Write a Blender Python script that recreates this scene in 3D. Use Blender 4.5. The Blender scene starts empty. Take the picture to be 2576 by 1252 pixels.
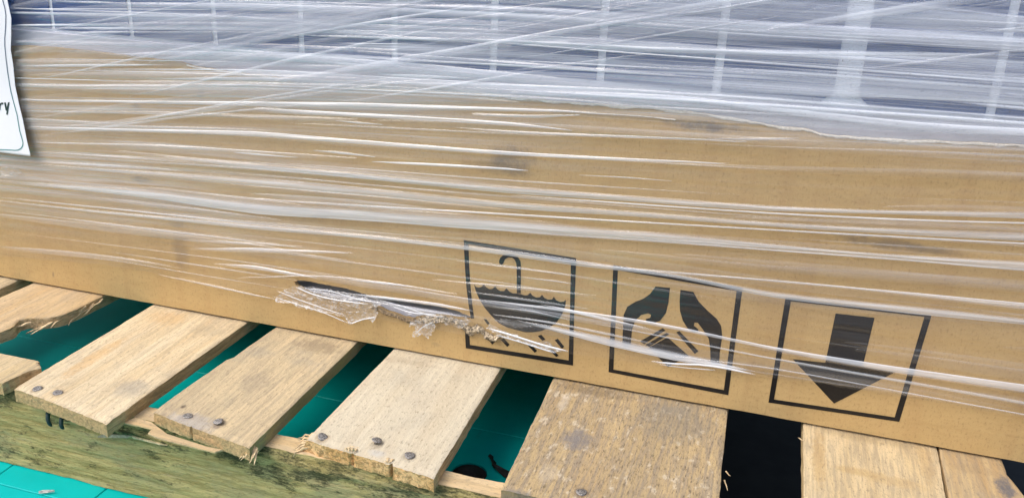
import bpy, bmesh, math, random
from mathutils import Vector, Matrix, noise
from mathutils.geometry import tessellate_polygon
random.seed(7)
S = bpy.context.scene
COL = S.collection
# ------------------------------------------------------------------ camera
RR = Vector((0.95565601, 0.29174234, 0.04009981)); RD = Vector((0.14045827, -0.33188358, -0.93280478)); RF = Vector((-0.25883018, 0.89707285, -0.35814416))
CAM = Vector((0.20103824, -0.71403874, 0.40379066)); FOC = 2313.8
cd = bpy.data.cameras.new('camera'); cam = bpy.data.objects.new('camera', cd); COL.objects.link(cam)
M = Matrix((( RR.x, -RD.x, -RF.x, CAM.x), (RR.y, -RD.y, -RF.y, CAM.y), (RR.z, -RD.z, -RF.z, CAM.z), (0, 0, 0, 1)))
cam.matrix_world = M
cd.lens = FOC / 2576 * 36; cd.sensor_width = 36; cd.clip_start = .01; cd.clip_end = 400
S.camera = cam
# ------------------------------------------------------------------ light: overcast daylight
SUN_EL, SUN_AZ = math.radians(52), math.radians(222)      # azimuth of the sun, measured like the sky texture's rotation
w = bpy.data.worlds.new('World'); S.world = w; w.use_nodes = True
nt = w.node_tree; nt.nodes.clear()
sky = nt.nodes.new('ShaderNodeTexSky'); sky.sky_type = 'NISHITA'; sky.sun_disc = False
sky.sun_elevation = SUN_EL; sky.sun_rotation = SUN_AZ; sky.air_density = 1.0; sky.dust_density = 4.0; sky.ozone_density = 0.6
bg = nt.nodes.new('ShaderNodeBackground'); bg.inputs['Strength'].default_value = 0.15
out = nt.nodes.new('ShaderNodeOutputWorld')
nt.links.new(sky.outputs[0], bg.inputs[0]); nt.links.new(bg.outputs[0], out.inputs[0])
sd = bpy.data.lights.new('sun', 'SUN'); sd.energy = 1.05; sd.angle = math.radians(45); sd.color = (1, .98, .955)
sun = bpy.data.objects.new('sun', sd); COL.objects.link(sun)
dirv = Vector((math.sin(SUN_AZ) * math.cos(SUN_EL), math.cos(SUN_AZ) * math.cos(SUN_EL), math.sin(SUN_EL)))
sun.rotation_euler = dirv.to_track_quat('Z', 'Y').to_euler()
sun.location = dirv * 5
S.view_settings.view_transform = 'Standard'; S.view_settings.look = 'None'; S.view_settings.gamma = 1
S.view_settings.exposure = 0.52
S.cycles.transparent_max_bounces = 32; S.cycles.max_bounces = 8

# ------------------------------------------------------------------ helpers
def ray(x, y): return RR * ((x - 1288) / FOC) + RD * ((y - 626) / FOC) + RF
def on_y(x, y, yy=0.0):
    d = ray(x, y); t = (yy - CAM.y) / d.y; return CAM + d * t
def on_z(x, y, zz=0.0):
    d = ray(x, y); t = (zz - CAM.z) / d.z; return CAM + d * t
def fbm(x, y, z=0., o=4): return noise.fractal(Vector((x, y, z)), 1.0, 2.0, o)

def mesh_obj(name, verts, faces, mats, parent=None, smooth=False, uvs=None, midx=None, attr=None):
    me = bpy.data.meshes.new(name); me.from_pydata([tuple(v) for v in verts], [], faces); me.update()
    for m in (mats if isinstance(mats, (list, tuple)) else [mats]): me.materials.append(m)
    if midx: me.polygons.foreach_set('material_index', midx)
    if smooth: me.polygons.foreach_set('use_smooth', [True] * len(me.polygons))
    if uvs:
        ul = me.uv_layers.new(name='UVMap')
        for l in me.loops: ul.data[l.index].uv = uvs[l.vertex_index]
    if attr:
        for k, vals in attr.items():
            a = me.attributes.new(k, 'FLOAT', 'POINT'); a.data.foreach_set('value', vals)
    o = bpy.data.objects.new(name, me); COL.objects.link(o)
    if parent: o.parent = parent
    return o
def empty(name, label, cat, loc=(0, 0, 0), group=None):
    o = bpy.data.objects.new(name, None); COL.objects.link(o); o.location = loc; o.empty_display_size = .05
    o['label'] = label; o['category'] = cat
    if group: o['group'] = group
    return o
def tag(o, label, cat, group=None):
    o['label'] = label; o['category'] = cat
    if group: o['group'] = group
    return o

# ------------------------------------------------------------------ node helper
class NB:
    def __init__(s, name):
        s.m = bpy.data.materials.new(name); s.m.use_nodes = True; s.t = s.m.node_tree; s.t.nodes.clear()
        s.out = s.t.nodes.new('ShaderNodeOutputMaterial')
    def n(s, ty, ins=None, **kw):
        nd = s.t.nodes.new('ShaderNode' + ty)
        for k, v in kw.items(): setattr(nd, k, v)
        for k, v in (ins or {}).items(): s.set(nd.inputs[k], v)
        return nd
    def set(s, sock, v):
        if isinstance(v, bpy.types.NodeSocket): s.t.links.new(v, sock)
        elif isinstance(v, bpy.types.Node): s.t.links.new(v.outputs[0], sock)
        else:
            if isinstance(v, (tuple, list)) and len(v) == 3 and sock.type == 'RGBA': v = (*v, 1)
            sock.default_value = v
    def math(s, op, a, b=0.0, clamp=False):
        nd = s.n('Math', operation=op, use_clamp=clamp); s.set(nd.inputs[0], a); s.set(nd.inputs[1], b); return nd.outputs[0]
    def mix(s, f, a, b, mode='MIX'):
        nd = s.n('Mix', data_type='RGBA', blend_type=mode); s.set(nd.inputs[0], f); s.set(nd.inputs[6], a); s.set(nd.inputs[7], b); return nd.outputs[2]
    def map(s, vec, sc=(1, 1, 1), loc=(0, 0, 0), rot=(0, 0, 0)):
        nd = s.n('Mapping'); s.set(nd.inputs[0], vec); nd.inputs['Scale'].default_value = sc; nd.inputs['Location'].default_value = loc; nd.inputs['Rotation'].default_value = rot; return nd.outputs[0]
    def noise(s, vec, scale, detail=4, rough=.55, dist=0.):
        return s.n('TexNoise', {'Vector': vec, 'Scale': scale, 'Detail': detail, 'Roughness': rough, 'Distortion': dist}).outputs[0]
    def ramp(s, f, a, b, va=0., vb=1.):
        nd = s.n('MapRange', {0: f, 1: a, 2: b, 3: va, 4: vb}); nd.interpolation_type = 'SMOOTHSTEP'; return nd.outputs[0]
    def thin_fresnel(s, ior):
        bf = s.n('NewGeometry').outputs['Backfacing']
        i = s.n('MapRange', {0: bf, 1: 0., 2: 1., 3: ior, 4: 1. / ior})
        return s.n('Fresnel', {'IOR': i.outputs[0]})
    def done(s, sh): s.set(s.out.inputs[0], sh); return s.m

def plain(name, col, rough=.6, metal=0., spec=.5, noise_amt=.12, scale=60, bump=.0):
    b = NB(name); tc = b.n('TexCoord').outputs['Object']
    n1 = b.noise(tc, scale, 5)
    f = b.ramp(n1, .3, .7)
    dark = tuple(c * (1 - noise_amt) for c in col); lite = tuple(min(1, c * (1 + noise_amt)) for c in col)
    p = b.n('BsdfPrincipled', {'Base Color': b.mix(f, dark, lite), 'Roughness': rough, 'Metallic': metal, 'Specular IOR Level': spec})
    if bump: b.set(p.inputs['Normal'], b.n('Bump', {'Strength': bump, 'Distance': .001, 'Height': n1}))
    return b.done(p)

# wood: u = across, v = along the board (object coordinates: x across, y along)
def wood(name, c1, c2, c3, stain=(.28, .23, .17), stain_amt=.3, grain=.5, grey=.2, fleck=0., bump=.5, axis='Y', seed=0., orange=.3, moss=0., spots=()):
    b = NB(name); tc = b.n('TexCoord').outputs['Object']
    L = (1, .07, 1) if axis == 'Y' else (.07, 1, 1)
    v = b.map(tc, L, (seed * 1.3, seed * .7, seed))
    n_b = b.noise(v, 45, 5, .6, .6)            # broad bands along the grain
    n_f = b.noise(v, 300, 6, .75, .3)           # fine fibres
    n_i = b.noise(b.map(tc, (1, 1, 1), (seed, seed * 2, 3)), 16, 5, .6)   # blotches
    n_s = b.noise(b.map(tc, (1, .45, 1) if axis == 'Y' else (.45, 1, 1), (seed * 3, 1, 8)), 430, 4, .7)
    col = b.mix(b.ramp(n_b, .38, .62), c1, c2)
    col = b.mix(b.math('MULTIPLY', b.ramp(b.noise(b.map(tc, L, (5 + seed, 2, 2)), 30, 4), .5, .68), orange), col, c3)
    col = b.mix(b.math('MULTIPLY', b.ramp(n_f, .42, .6), grain), col, stain)
    col = b.mix(b.math('MULTIPLY', b.ramp(n_i, .52, .72), grey), col, (.30, .28, .235))
    col = b.mix(b.math('MULTIPLY', b.ramp(b.noise(b.map(tc, L, (9, seed, 4)), 70, 6, .7), .58, .7), stain_amt), col, stain)
    if fleck:
        vr = b.noise(b.map(tc, (1, .5, 1), (seed, 4, 4)), 130, 4, .6)
        col = b.mix(b.math('MULTIPLY', b.ramp(vr, .56, .66), fleck * .7), col, (.60, .52, .39))
        vd = b.noise(b.map(tc, (1, .22, 1), (seed, 14, 4)), 620, 5, .75)
        col = b.mix(b.math('MULTIPLY', b.ramp(vd, .5, .66), fleck * .8), col, (.11, .085, .055))
    if moss:
        col = b.mix(b.math('MULTIPLY', b.ramp(b.noise(tc, 22, 5, .65), .35, .6), moss), col, (.19, .22, .08))
    if spots:
        sep = b.n('SeparateXYZ', {0: tc})
        for (px, py, rx, ry, amt, sc_) in spots:
            q = on_z(px, py); ex = abs(on_z(px + rx, py).x - q.x); ey = abs(on_z(px, py + ry).y - q.y)
            dx = b.math('DIVIDE', b.math('SUBTRACT', sep.outputs[0], q.x), ex); dy = b.math('DIVIDE', b.math('SUBTRACT', sep.outputs[1], q.y), ey)
            rr = b.math('ADD', b.math('ADD', b.math('MULTIPLY', dx, dx), b.math('MULTIPLY', dy, dy)), b.math('MULTIPLY', b.math('SUBTRACT', b.noise(b.map(tc, (1, .6, 1), (px, 1, 1)), 170, 5, .75), .5), 3.2))
            col = b.mix(b.ramp(rr, 0., 1.3, amt, 0.), col, sc_)
    h = b.math('ADD', b.math('MULTIPLY', n_f, .7), b.math('ADD', b.math('MULTIPLY', n_s, 1.0), b.math('MULTIPLY', n_b, .3)))
    speck = b.ramp(n_s, .54, .68)
    col = b.mix(b.math('MULTIPLY', speck, .5), col, (.2, .16, .11))
    p = b.n('BsdfPrincipled', {'Base Color': col, 'Roughness': .85, 'Specular IOR Level': .25})
    b.set(p.inputs['Normal'], b.n('Bump', {'Strength': bump, 'Distance': .0017, 'Height': h}))
    return b.done(p)

CREAM = (.66, .52, .315); PALE = (.70, .60, .41); ORNG = (.52, .31, .12)
W_side = wood('sawn_wood_side', (.64, .46, .24), (.70, .53, .31), ORNG, stain=(.26, .18, .08), grain=.6, bump=1.0, seed=2, stain_amt=.55)
W_end = wood('sawn_wood_end', (.66, .43, .22), (.56, .38, .19), (.46, .33, .16), stain=(.24, .18, .09), grain=.6, bump=1.0, seed=4, moss=.14)
W_endbright = wood('fresh_sawn_end', (.74, .42, .17), (.82, .53, .26), (.5, .3, .1), stain=(.24, .14, .05), grain=.7, bump=1.0, seed=5)
W = {
 1: wood('board_wood_cream_orange', (.62, .47, .28), (.55, .39, .2), (.5, .3, .13), seed=1.7, grain=.38, stain_amt=.3, orange=.4),
 2: wood('board_wood_cream', (.71, .595, .40), (.64, .505, .305), ORNG, seed=2.2, grey=.25, grain=.36, stain_amt=.2, orange=.45, spots=[(94, 978, 20, 13, .6, (.20, .14, .09)), (145, 988, 20, 13, .5, (.22, .17, .12)), (330, 975, 60, 30, .5, (.27, .25, .22)), (520, 830, 60, 18, .35, (.35, .29, .2)), (235, 900, 26, 80, .5, (.60, .37, .15)), (420, 800, 60, 20, .4, (.56, .36, .16))]),
 3: wood('board_wood_grey_brown', (.51, .415, .26), (.60, .48, .295), (.40, .27, .14), seed=3.1, grey=.45, stain_amt=.3, grain=.45, spots=[(473, 1047, 22, 14, .6, (.19, .14, .10)), (550, 1066, 24, 15, .6, (.17, .13, .10)), (462, 1022, 9, 6, .8, (.07, .05, .04)), (480, 1060, 90, 26, .5, (.38, .37, .37)), (800, 870, 80, 20, .5, (.22, .17, .11)), (640, 960, 50, 30, .4, (.26, .22, .17))]),
 4: wood('board_wood_pale', (.63, .565, .425), (.585, .51, .37), (.55, .43, .27), seed=4.6, grey=.25, orange=.15, grain=.18, stain_amt=.1, spots=[(811, 1101, 22, 14, .6, (.26, .17, .09)), (948, 1118, 20, 13, .55, (.24, .19, .14)), (1030, 1149, 22, 14, .5, (.24, .20, .16)), (950, 1140, 30, 10, .35, (.42, .46, .52)), (1000, 905, 120, 10, .35, (.36, .29, .2)), (1060, 1000, 60, 50, .3, (.45, .38, .28))]),
 5: wood('board_wood_flecked', (.50, .375, .20), (.44, .33, .175), (.36, .23, .10), seed=5.3, grey=.5, fleck=.95, grain=.8, spots=[(1463, 1239, 24, 16, .6, (.15, .11, .08)), (1450, 1105, 44, 30, .8, (.19, .18, .18)), (1700, 1060, 110, 60, .45, (.21, .19, .15)), (1500, 985, 110, 12, .5, (.17, .13, .08)), (1420, 1010, 16, 30, .5, (.6, .53, .42)), (1300, 1240, 40, 14, .7, (.2, .19, .18)), (1380, 1190, 30, 30, .35, (.58, .5, .38))]),
 6: wood('board_wood_stained', (.66, .53, .32), (.60, .465, .26), (.50, .33, .15), seed=6.9, grey=.12, orange=.35, spots=[(2060, 1150, 20, 90, .6, (.45, .30, .13)), (2160, 1185, 70, 12, .6, (.45, .31, .14)), (2250, 1210, 80, 14, .5, (.47, .33, .16)), (2330, 1160, 26, 60, .45, (.42, .29, .14)), (2180, 1100, 130, 14, .4, (.30, .22, .12))]),
 7: wood('board_wood_weathered', (.52, .39, .21), (.44, .31, .16), (.36, .22, .09), seed=7.4, grey=.6, stain_amt=.5, spots=[(2530, 1225, 24, 30, .9, (.13, .13, .14)), (2450, 1180, 60, 12, .4, (.33, .24, .13))]),
}
def beam_mat():
    b = NB('mossy_green_wood'); tc = b.n('TexCoord').outputs['Object']
    v = b.map(tc, (.09, 1, 1)); vv = b.map(tc, (.38, 1, 1), (2, 0, 0))
    n1 = b.noise(v, 260, 8, .75); n2 = b.noise(vv, 48, 12, .78); n3 = b.noise(b.map(tc, (.3, 1, 1)), 620, 6, .75); n4 = b.noise(b.map(tc, (.5, 1, 1), (7, 1, 1)), 26, 8, .7)
    col = b.mix(b.ramp(n1, .38, .62), (.33, .265, .10), (.56, .455, .20))
    col = b.mix(b.math('MULTIPLY', b.ramp(n4, .46, .60), .4), col, (.33, .31, .19))
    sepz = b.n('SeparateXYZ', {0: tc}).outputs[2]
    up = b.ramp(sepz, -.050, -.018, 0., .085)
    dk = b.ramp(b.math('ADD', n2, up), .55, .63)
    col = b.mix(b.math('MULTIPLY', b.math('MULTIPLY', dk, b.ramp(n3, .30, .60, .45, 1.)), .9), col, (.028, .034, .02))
    col = b.mix(b.math('MULTIPLY', b.ramp(n3, .54, .66), .5), col, (.08, .075, .03))
    col = b.mix(b.math('MULTIPLY', b.ramp(b.noise(b.map(tc, (.15, 1, 1), (17, 3, 1)), 120, 8, .75), .58, .66), .6), col, (.47, .38, .22))
    h = b.math('ADD', b.math('MULTIPLY', n1, 1.), b.math('MULTIPLY', n3, .8))
    p = b.n('BsdfPrincipled', {'Base Color': col, 'Roughness': .9, 'Specular IOR Level': .15})
    b.set(p.inputs['Normal'], b.n('Bump', {'Strength': 1., 'Distance': .0022, 'Height': h}))
    return b.done(p)
M_beam = beam_mat()
M_beamtop = wood('fresh_split_wood', (.66, .51, .30), (.58, .42, .22), (.5, .3, .12), seed=8, axis='X', grey=.05, orange=.4, grain=.35)
M_splint = plain('splinter_wood', (.60, .46, .27), .8, noise_amt=.3, scale=300)
def teal_mat():
    b = NB('teal_plastic'); tc = b.n('TexCoord').outputs['Object']
    n1 = b.noise(tc, 30, 5); n2 = b.noise(tc, 900, 2)
    col = b.mix(b.ramp(n1, .3, .7), (.0, .43, .41), (.001, .47, .455))
    col = b.mix(b.math('MULTIPLY', b.ramp(n2, .68, .76), .4), col, (.02, .2, .2))
    col = b.mix(b.math('MULTIPLY', b.ramp(b.noise(b.map(tc, (1, .15, 1)), 200, 4), .66, .75), .25), col, (.05, .3, .3))
    p = b.n('BsdfPrincipled', {'Base Color': col, 'Roughness': .45, 'Specular IOR Level': .15})
    b.set(p.inputs['Normal'], b.n('Bump', {'Strength': .12, 'Distance': .001, 'Height': n1}))
    return b.done(p)
M_teal = teal_mat()
M_nail = plain('galvanised_nail', (.27, .26, .25), .5, .6, noise_amt=.6, scale=900, bump=.6)
M_staple = plain('dark_painted_staple', (.012, .035, .035), .5, .3)
M_black = plain('black_rubber', (.013, .013, .013), .6, scale=400, noise_amt=.3, bump=.5)
M_ground = plain('dark_ground', (.02, .019, .018), .8, scale=25, noise_amt=.3, bump=.3)  # near-black colour carries the darkness of the void beyond the platform
M_yard = plain('yard_asphalt', (.13, .125, .12), .9, scale=12, noise_amt=.15, bump=.3)
M_ink = plain('black_print_ink', (.010, .009, .009), .45, scale=900, noise_amt=.3, spec=.35)
M_alu = plain('brushed_aluminium', (.60, .62, .70), .45, .12, noise_amt=.06, scale=40)
M_back = plain('white_backsheet', (.86, .88, .91), .5, noise_amt=.03)
M_shell = plain('dark_module_shell', (.012, .012, .014), .7)
M_paper = plain('white_label_paper', (.80, .82, .87), .55, noise_amt=.02, scale=20)
M_bord = None
M_torn = plain('torn_paper_fibre', (.74, .69, .60), .95, noise_amt=.15, scale=500, bump=.4)
M_flute = plain('torn_corrugated_fibre', (.26, .19, .11), .95, noise_amt=.6, scale=420, bump=1.)

def kraft():
    b = NB('kraft_board'); tc = b.n('TexCoord').outputs['Object']
    n1 = b.noise(b.map(tc, (1, 1, .6)), 520, 5, .75); n2 = b.noise(b.map(tc, (1, 1, .08)), 55, 4, .6); n3 = b.noise(tc, 9, 5, .6); n4 = b.noise(b.map(tc, (.35, 1, 1)), 260, 4, .6)
    col = b.mix(b.ramp(n3, .3, .7), (.465, .322, .142), (.50, .350, .158))
    col = b.mix(b.math('MULTIPLY', b.ramp(n2, .45, .7), .3), col, (.40, .25, .11))
    col = b.mix(b.math('MULTIPLY', b.ramp(n4, .52, .7), .22), col, (.36, .22, .10))
    col = b.mix(b.math('MULTIPLY', b.ramp(n1, .52, .66), .55), col, (.27, .17, .08))
    col = b.mix(b.math('MULTIPLY', b.ramp(b.noise(b.map(tc, (1, 1, 1), (3, 3, 3)), 1300, 3, .6), .62, .7), .4), col, (.70, .54, .34))
    # grime smudges at fixed places on the board
    sep = b.n('SeparateXYZ', {0: tc}); 
    for (cx, cz, rx, rz, amt) in SMUDGES:
        dx = b.math('DIVIDE', b.math('SUBTRACT', sep.outputs[0], cx), rx); dz = b.math('DIVIDE', b.math('SUBTRACT', sep.outputs[2], cz), rz)
        r = b.math('ADD', b.math('MULTIPLY', dx, dx), b.math('MULTIPLY', dz, dz))
        r = b.math('ADD', r, b.math('MULTIPLY', b.math('SUBTRACT', b.noise(b.map(tc, (1, 1, 1), (cx * 9, 1, cz)), 90, 6, .75), .5), 4.0))
        col = b.mix(b.ramp(r, -.3, 1.5, amt, 0.), col, (.12, .10, .085))
    p = b.n('BsdfPrincipled', {'Base Color': col, 'Roughness': .8, 'Specular IOR Level': .25})
    b.set(p.inputs['Normal'], b.n('Bump', {'Strength': .5, 'Distance': .0010, 'Height': b.math('ADD', b.math('MULTIPLY', n1, .6), b.math('ADD', b.math('MULTIPLY', n2, 1.2), b.math('MULTIPLY', b.noise(b.map(tc, (.6, 1, 1.6)), 11, 4, .6), 6.)))}))
    return b.done(p)
SMUDGES = []
for (dx, dy, rx, ry, amt) in [(1285, 402, 60, 34, .65), (1255, 425, 90, 16, .4), (1780, 318, 110, 14, .8), (2230, 612, 130, 16, .6), (2350, 630, 90, 12, .5), (455, 630, 22, 50, .35),
                              (355, 452, 30, 8, .5), (345, 270, 14, 10, .35), (445, 560, 20, 14, .3), (505, 235, 12, 16, .3), (1520, 470, 16, 10, .15), (1095, 866, 14, 6, .35), (134, 690, 3, 7, .6)]:
    p = on_y(dx, dy); q = on_y(dx + rx, dy); r_ = on_y(dx, dy + ry)
    SMUDGES.append((p.x, p.z, abs(q.x - p.x), abs(p.z - r_.z), amt))
M_kraft = kraft()

# ------------------------------------------------------------------ SETTING: ground
def sheet(name, x0, x1, y0, y1, z, mat):
    return mesh_obj(name, [(x0, y0, z), (x1, y0, z), (x1, y1, z), (x0, y1, z)], [(0, 1, 2, 3)], mat)
g = sheet('ground', -60, 60, -60, 60, -.30, M_yard); g['kind'] = 'structure'
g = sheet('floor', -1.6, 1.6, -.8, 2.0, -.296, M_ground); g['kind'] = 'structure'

# teal platform: planks side by side with narrow recessed joints
plat = empty('teal_platform', 'bright teal plastic platform of flat panels under the wooden pallet', 'platform', (-.4, .3, -.296))
def box_verts(x0, x1, y0, y1, z0, z1):
    return [(x0, y0, z0), (x1, y0, z0), (x1, y1, z0), (x0, y1, z0), (x0, y0, z1), (x1, y0, z1), (x1, y1, z1), (x0, y1, z1)]
BF = [(0, 3, 2, 1), (4, 5, 6, 7), (0, 1, 5, 4), (1, 2, 6, 5), (2, 3, 7, 6), (3, 0, 4, 7)]
PO = Vector((-.4, .3, -.296))
def bevel_box(name, x0, x1, y0, y1, z0, z1, mat, parent, bev=.0012, org=Vector((0, 0, 0))):
    o = mesh_obj(name, box_verts(x0 - org.x, x1 - org.x, y0 - org.y, y1 - org.y, z0 - org.z, z1 - org.z), BF, mat, parent)
    bm = bmesh.new(); bm.from_mesh(o.data); bmesh.ops.bevel(bm, geom=bm.edges[:], offset=bev, segments=1, affect='EDGES'); bm.to_mesh(o.data); bm.free()
    return o
TZ = -.0890
hc = on_z(1180, 1190, TZ)                 # round drain hole seen between the boards
HR = .0165
xs = [-1.2, -1.1, -1.01, -.91, -.812, -.712, -.612, -.512, -.412, -.312, -.226, -.126, .035, .125]
ys = [-.42, -.196, .033, .26, .49, .72, .95, 1.2]
for i in range(len(xs) - 1):
    for j in range(len(ys) - 1):
        x0, x1, y0, y1 = xs[i] + .0004, xs[i + 1] - .0004, ys[j] + .0004, ys[j + 1] - .0004
        if x0 < hc.x < x1 and y0 < hc.y < y1:
            outer = [Vector((x0, y0, 0)), Vector((x1, y0, 0)), Vector((x1, y1, 0)), Vector((x0, y1, 0))]
            N = 40; hole = [Vector((hc.x + HR * math.cos(-a * 2 * math.pi / N), hc.y + HR * math.sin(-a * 2 * math.pi / N), 0)) for a in range(N)]
            tris = tessellate_polygon([outer, hole]); pts = outer + hole
            vs = [Vector((p.x, p.y, TZ)) - PO for p in pts] + [Vector((p.x, p.y, TZ - .02)) - PO for p in pts]
            n = len(pts); fs = []
            for t in tris:
                a, b_, c = t; nrm = (pts[b_] - pts[a]).cross(pts[c] - pts[a])
                fs.append((a, b_, c) if nrm.z > 0 else (a, c, b_))
            for k in range(N):
                a = 4 + k; b_ = 4 + (k + 1) % N; fs.append((a, a + n, b_ + n, b_))
            for k in range(4): fs.append((k, (k + 1) % 4, (k + 1) % 4 + n, k + n))
            mesh_obj('panel', vs, fs, M_teal, plat)
        else:
            bevel_box('panel', x0, x1, y0, y1, TZ - .02, TZ, M_teal, plat, .0006, PO)
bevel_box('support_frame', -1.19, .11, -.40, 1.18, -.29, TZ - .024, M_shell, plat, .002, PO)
# rubber plug set into the hole
vs = []; fs = []; N = 40
prof = [(HR - .0006, TZ - .0015), (HR - .003, TZ + .0006), (.011, TZ - .003), (.0075, TZ - .004), (.0068, TZ - .012), (.0001, TZ - .013)]
for r_, z_ in prof:
    for k in range(N): vs.append((hc.x - PO.x + r_ * math.cos(k * 2 * math.pi / N), hc.y - PO.y + r_ * math.sin(k * 2 * math.pi / N), z_ - PO.z))
for i in range(len(prof) - 1):
    for k in range(N): fs.append((i * N + k, i * N + (k + 1) % N, (i + 1) * N + (k + 1) % N, (i + 1) * N + k))
mesh_obj('rubber_plug', vs, fs, M_black, plat, smooth=True)

# scrap of black rubber and wood chips lying on the platform
def ribbon_on_floor(name, pts_d, widths, mat, z=TZ + .001, thick=.0015, wob=.001):
    P = [on_z(x, y, z) for x, y in pts_d]; vs = []; fs = []
    o0 = P[0].copy(); 
    for i, p in enumerate(P):
        a = P[max(0, i - 1)]; b_ = P[min(len(P) - 1, i + 1)]; t = (b_ - a).normalized(); s = Vector((-t.y, t.x, 0))
        wv = widths[i]; lift = abs(fbm(i * .7, 3)) * wob * 3
        for sx, dz in ((-1, 0), (-.4, thick), (.4, thick * 1.2), (1, 0)):
            q = p + s * sx * wv + Vector((0, 0, dz + lift + random.uniform(0, wob))) - o0; vs.append(q)
    for i in range(len(P) - 1):
        for k in range(3): fs.append((i * 4 + k, i * 4 + k + 1, i * 4 + k + 5, i * 4 + k + 4))
        fs.append((i * 4 + 3, i * 4, i * 4 + 4, i * 4 + 7))
    fs += [(3, 2, 1, 0), tuple(len(vs) - 4 + k for k in range(4))]
    o = mesh_obj(name, vs, fs, mat, None); o.location = o0; return o
tag(ribbon_on_floor('rubber_scrap', [(1231, 1146), (1236, 1150), (1238, 1158), (1243, 1165), (1242, 1172), (1250, 1178), (1262, 1184), (1274, 1191), (1286, 1200), (1296, 1210)],
                    [.0016, .0022, .0012, .0022, .0018, .0026, .0038, .0048, .0052, .004], M_black), 'torn black rubber scrap lying on the teal platform beside the round hole', 'scrap')
M_chip = plain('pale_wood_chip', (.50, .46, .42), .9, noise_amt=.3, scale=500)
tag(ribbon_on_floor('wood_chip', [(98, 1241), (108, 1239), (120, 1240), (138, 1238)], [.0006, .0011, .001, .0004], M_chip), 'thin wood chip lying out on the teal platform in front of the beam', 'wood chip', 'wood chips on the teal platform')
tag(ribbon_on_floor('wood_chip', [(189, 1200), (197, 1203), (206, 1204), (220, 1209)], [.0009, .0018, .0016, .0006], M_chip), 'larger pale wood chip lying close against the foot of the mossy beam', 'wood chip', 'wood chips on the teal platform')
tag(ribbon_on_floor('wood_chip', [(258, 1218), (265, 1219), (274, 1219)], [.0008, .0014, .0006], M_chip), 'small round wood chip at the beam foot, beside the panel joint', 'wood chip', 'wood chips on the teal platform')

# ------------------------------------------------------------------ PALLET
pallet = empty('wooden_pallet', 'weathered wooden pallet with splintered deck boards and a mossy green front beam', 'pallet', (0, 0, 0))
TH = .0115
def interp(tab, t):
    if t <= tab[0][0]: return tab[0][1]
    for (a, va), (b_, vb) in zip(tab, tab[1:]):
        if t <= b_: return va + (vb - va) * (t - a) / (b_ - a)
    return tab[-1][1]
def board(xl, xr, yf, yb, mats, seed, notch=(), jag=.0006, edge=.0005, bl=.0, label=None, zt=0., nu=72, nv=110, tilt=0., chamf=0.):
    """xl, xr: tables y -> x of the left and right edges; yf: table u(0..1) -> y of the front end."""
    # rows: crowded near the front
    vs = []; fs = []; mi = []
    ts = [(k / nv) ** 1.6 for k in range(nv + 1)]
    us = [k / nu for k in range(nu + 1)]
    def top(u, t):
        y0 = interp(yf, u) + fbm(u * 30, seed * 3, 1) * jag * .6 + fbm(u * 260, seed, 5) * jag * .4
        for (cu, wd, dp) in notch:
            y0 += dp * math.exp(-((u - cu) / wd) ** 2)
        y = y0 + (yb - y0) * t
        a = interp(xl, y); b_ = interp(xr, y)
        a += fbm(y * 30, seed * 5, 2) * edge * .8 + fbm(y * 260, seed * 5, 9) * edge * .6
        b_ += fbm(y * 30, seed * 7, 3) * edge * .8 + fbm(y * 260, seed * 7, 12) * edge
        x = a + (b_ - a) * u
        return x, y
    for t in ts:
        for u in us:
            x, y = top(u, t)
            ez = min(u, 1 - u) * (interp(xr, y) - interp(xl, y))
            z = zt + fbm(x * 300, y * 40, seed) * .00022 + fbm(x * 18, y * 5, seed) * .0006 - .0009 * math.exp(-ez / .0012) + tilt * (u - .5)
            if t < .004: z -= .0006 + abs(fbm(u * 60, 3, seed)) * .0008
            vs.append((x, y, z))
    W_ = nu + 1
    for j in range(nv):
        for i in range(nu):
            fs.append((j * W_ + i, j * W_ + i + 1, (j + 1) * W_ + i + 1, (j + 1) * W_ + i)); mi.append(0)
    # perimeter walls: 4 rings down to the underside
    per = [(0, i) for i in range(W_)] + [(j, nu) for j in range(1, nv + 1)] + [(nv, i) for i in range(nu - 1, -1, -1)] + [(j, 0) for j in range(nv - 1, 0, -1)]
    rings = [[j * W_ + i for j, i in per]]
    RN = 5
    for r_ in range(1, RN + 1):
        row = []
        for j, i in per:
            x, y, z = vs[j * W_ + i]
            nx = (-1 if i == 0 else 1 if i == nu else 0); ny = -1 if j == 0 else 0
            k = r_ / RN
            amp = fbm(x * 60 + y * 60, k * 5, seed * 2) * .0006 + fbm(x * 420 + y * 420, k * 14, seed) * .0004
            dx = nx * amp; dy = ny * (amp * 1.6)
            if j == 0:
                u = i / nu
                for (cu, wd, dp) in notch:
                    dy += dp * .7 * math.exp(-((u - cu - .01 * math.sin(k * 9 + cu * 20)) / (wd * 1.2)) ** 2)
            if i == 0: dx -= bl * k
            row.append(len(vs)); vs.append((x + dx, y + dy, z - TH * k))
        rings.append(row)
    n = len(per)
    for r_ in range(RN):
        for q in range(n):
            a, b_ = rings[r_][q], rings[r_][(q + 1) % n]; c, d = rings[r_ + 1][(q + 1) % n], rings[r_ + 1][q]
            fs.append((d, c, b_, a))
            j, i = per[q]; j2, i2 = per[(q + 1) % n]
            mi.append(2 if (j == 0 and j2 == 0) else 1)
    fs.append(tuple(reversed(rings[-1])))
    mi.append(1)
    o = mesh_obj('deck_board', vs, fs, mats, pallet, smooth=True, midx=mi)
    try: o.data.set_sharp_from_angle(angle=math.radians(50))
    except Exception: pass
    if label: o['label'] = label
    return o

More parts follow.
